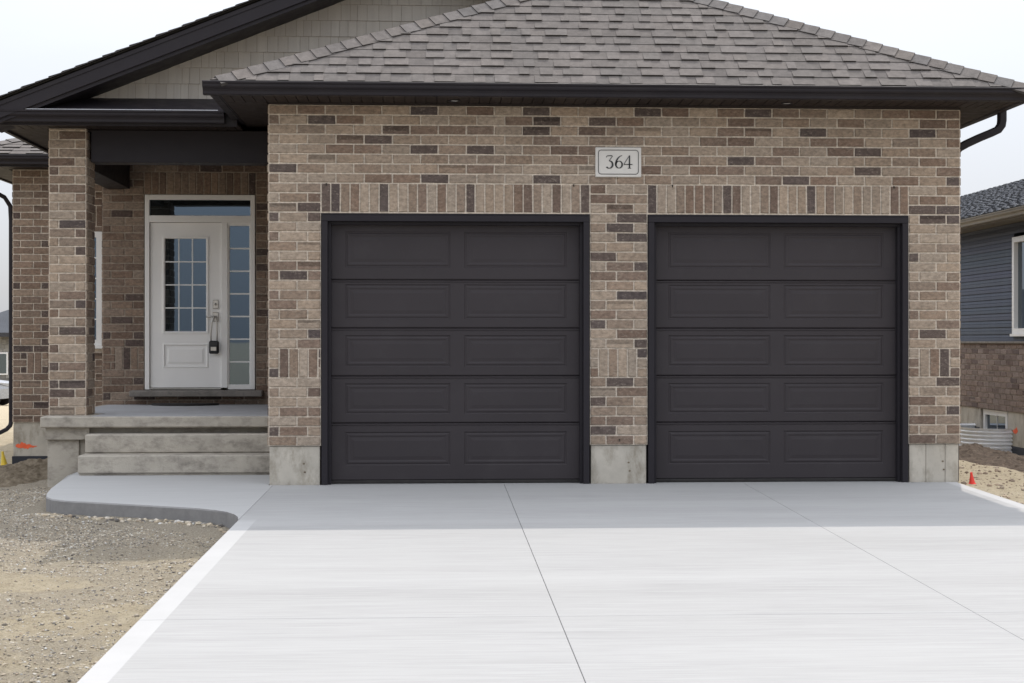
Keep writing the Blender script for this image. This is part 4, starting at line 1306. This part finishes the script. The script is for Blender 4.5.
for wx in (-2.5, .6, 3.0, 6.5):
    m = MB(); m.box(wx, wx + 1.5, -.12, -.05, 0.2 if wx == 3.0 else 1.0, 2.4, bev=.02); wob = fpart(m, 'window', M['vinyl'])
    m = MB(); m.box(wx + .1, wx + 1.4, -.14, -.12, .3 if wx == 3.0 else 1.1, 2.3); m.build('pane', M['glass'], wob)

car = empty('parked_car', (-18.95, 49, 0))
car.location.z = ground_h(-18.95, 49) - .02
car.rotation_euler = (0, 0, R(180))
tag(car, 'silver-grey car parked in front of the distant house at the left edge', 'car')
m = MB()
prof = [(-2.2, .35), (-2.25, .75), (-2.1, .95), (-1.5, 1.0), (-1.15, 1.05), (-.55, 1.48), (.9, 1.5), (1.75, 1.08), (2.15, 1.0), (2.25, .7), (2.2, .35), (1.75, .30), (1.68, .52), (1.4, .66), (1.12, .52), (1.05, .28), (-1.02, .28), (-1.1, .52), (-1.38, .66), (-1.66, .52), (-1.72, .30)]
nP = len(prof)
rows = []
for y, ins in ((-.86, .06), (-.80, .0), (.80, .0), (.86, .06)):
    rows.append([(x * (1 - ins * .2), y * (1.0 if z < 1.02 else .86), z - (ins * .3 if z > .9 else -ins * .1)) for x, z in prof])
V = [p for r_ in rows for p in r_]
F = [(k * nP + i, k * nP + (i + 1) % nP, (k + 1) * nP + (i + 1) % nP, (k + 1) * nP + i) for k in range(3) for i in range(nP)]
F += [tuple(range(nP))[::-1], tuple(range(3 * nP, 4 * nP))]
m.mesh(V, F)
cb = m.build('body', M['car'], car)
m = MB()
for sy in (-1, 1):
    m.mesh([(x, sy * .80, z) for x, z in ((-.98, 1.07), (-.48, 1.40), (.82, 1.42), (1.45, 1.08))] , [(0, 1, 2, 3)])
    m.mesh([(x, sy * .805, z) for x, z in ((-.98, 1.07), (-.48, 1.40), (.82, 1.42), (1.45, 1.08))] , [(3, 2, 1, 0)])
    V = [(x, sy * yy, z) for yy in (.78, .87) for x, z in ((-1.0, 1.05), (-.5, 1.41), (.84, 1.43), (1.5, 1.06))]
    m.mesh(V, [(0, 1, 2, 3), (4, 5, 6, 7), (0, 1, 5, 4), (1, 2, 6, 5), (2, 3, 7, 6), (3, 0, 4, 7)])
m.mesh([(-1.17, -.66, 1.06), (-1.17, .66, 1.06), (-.60, .60, 1.46), (-.60, -.60, 1.46)], [(0, 1, 2, 3)])
m.build('windows', M['glass'], car)
for wx in (-1.39, 1.40):
    for sy in (-1, 1):
        m = MB(); m.tube([(wx, sy * .68, .32), (wx, sy * .89, .32)], .32, 24); wv = m.build('wheel', M['rubber'], car)
        m = MB(); m.tube([(wx, sy * .885, .32), (wx, sy * .90, .32)], .20, 20); m.build('rim', M['steel'], wv)
for sy in (-1, 1):
    m = MB(); m.box(2.12, 2.235, sy * .5 - .16, sy * .5 + .16, .72, .86, bev=.03); m.build('headlight', M['lens'], car)
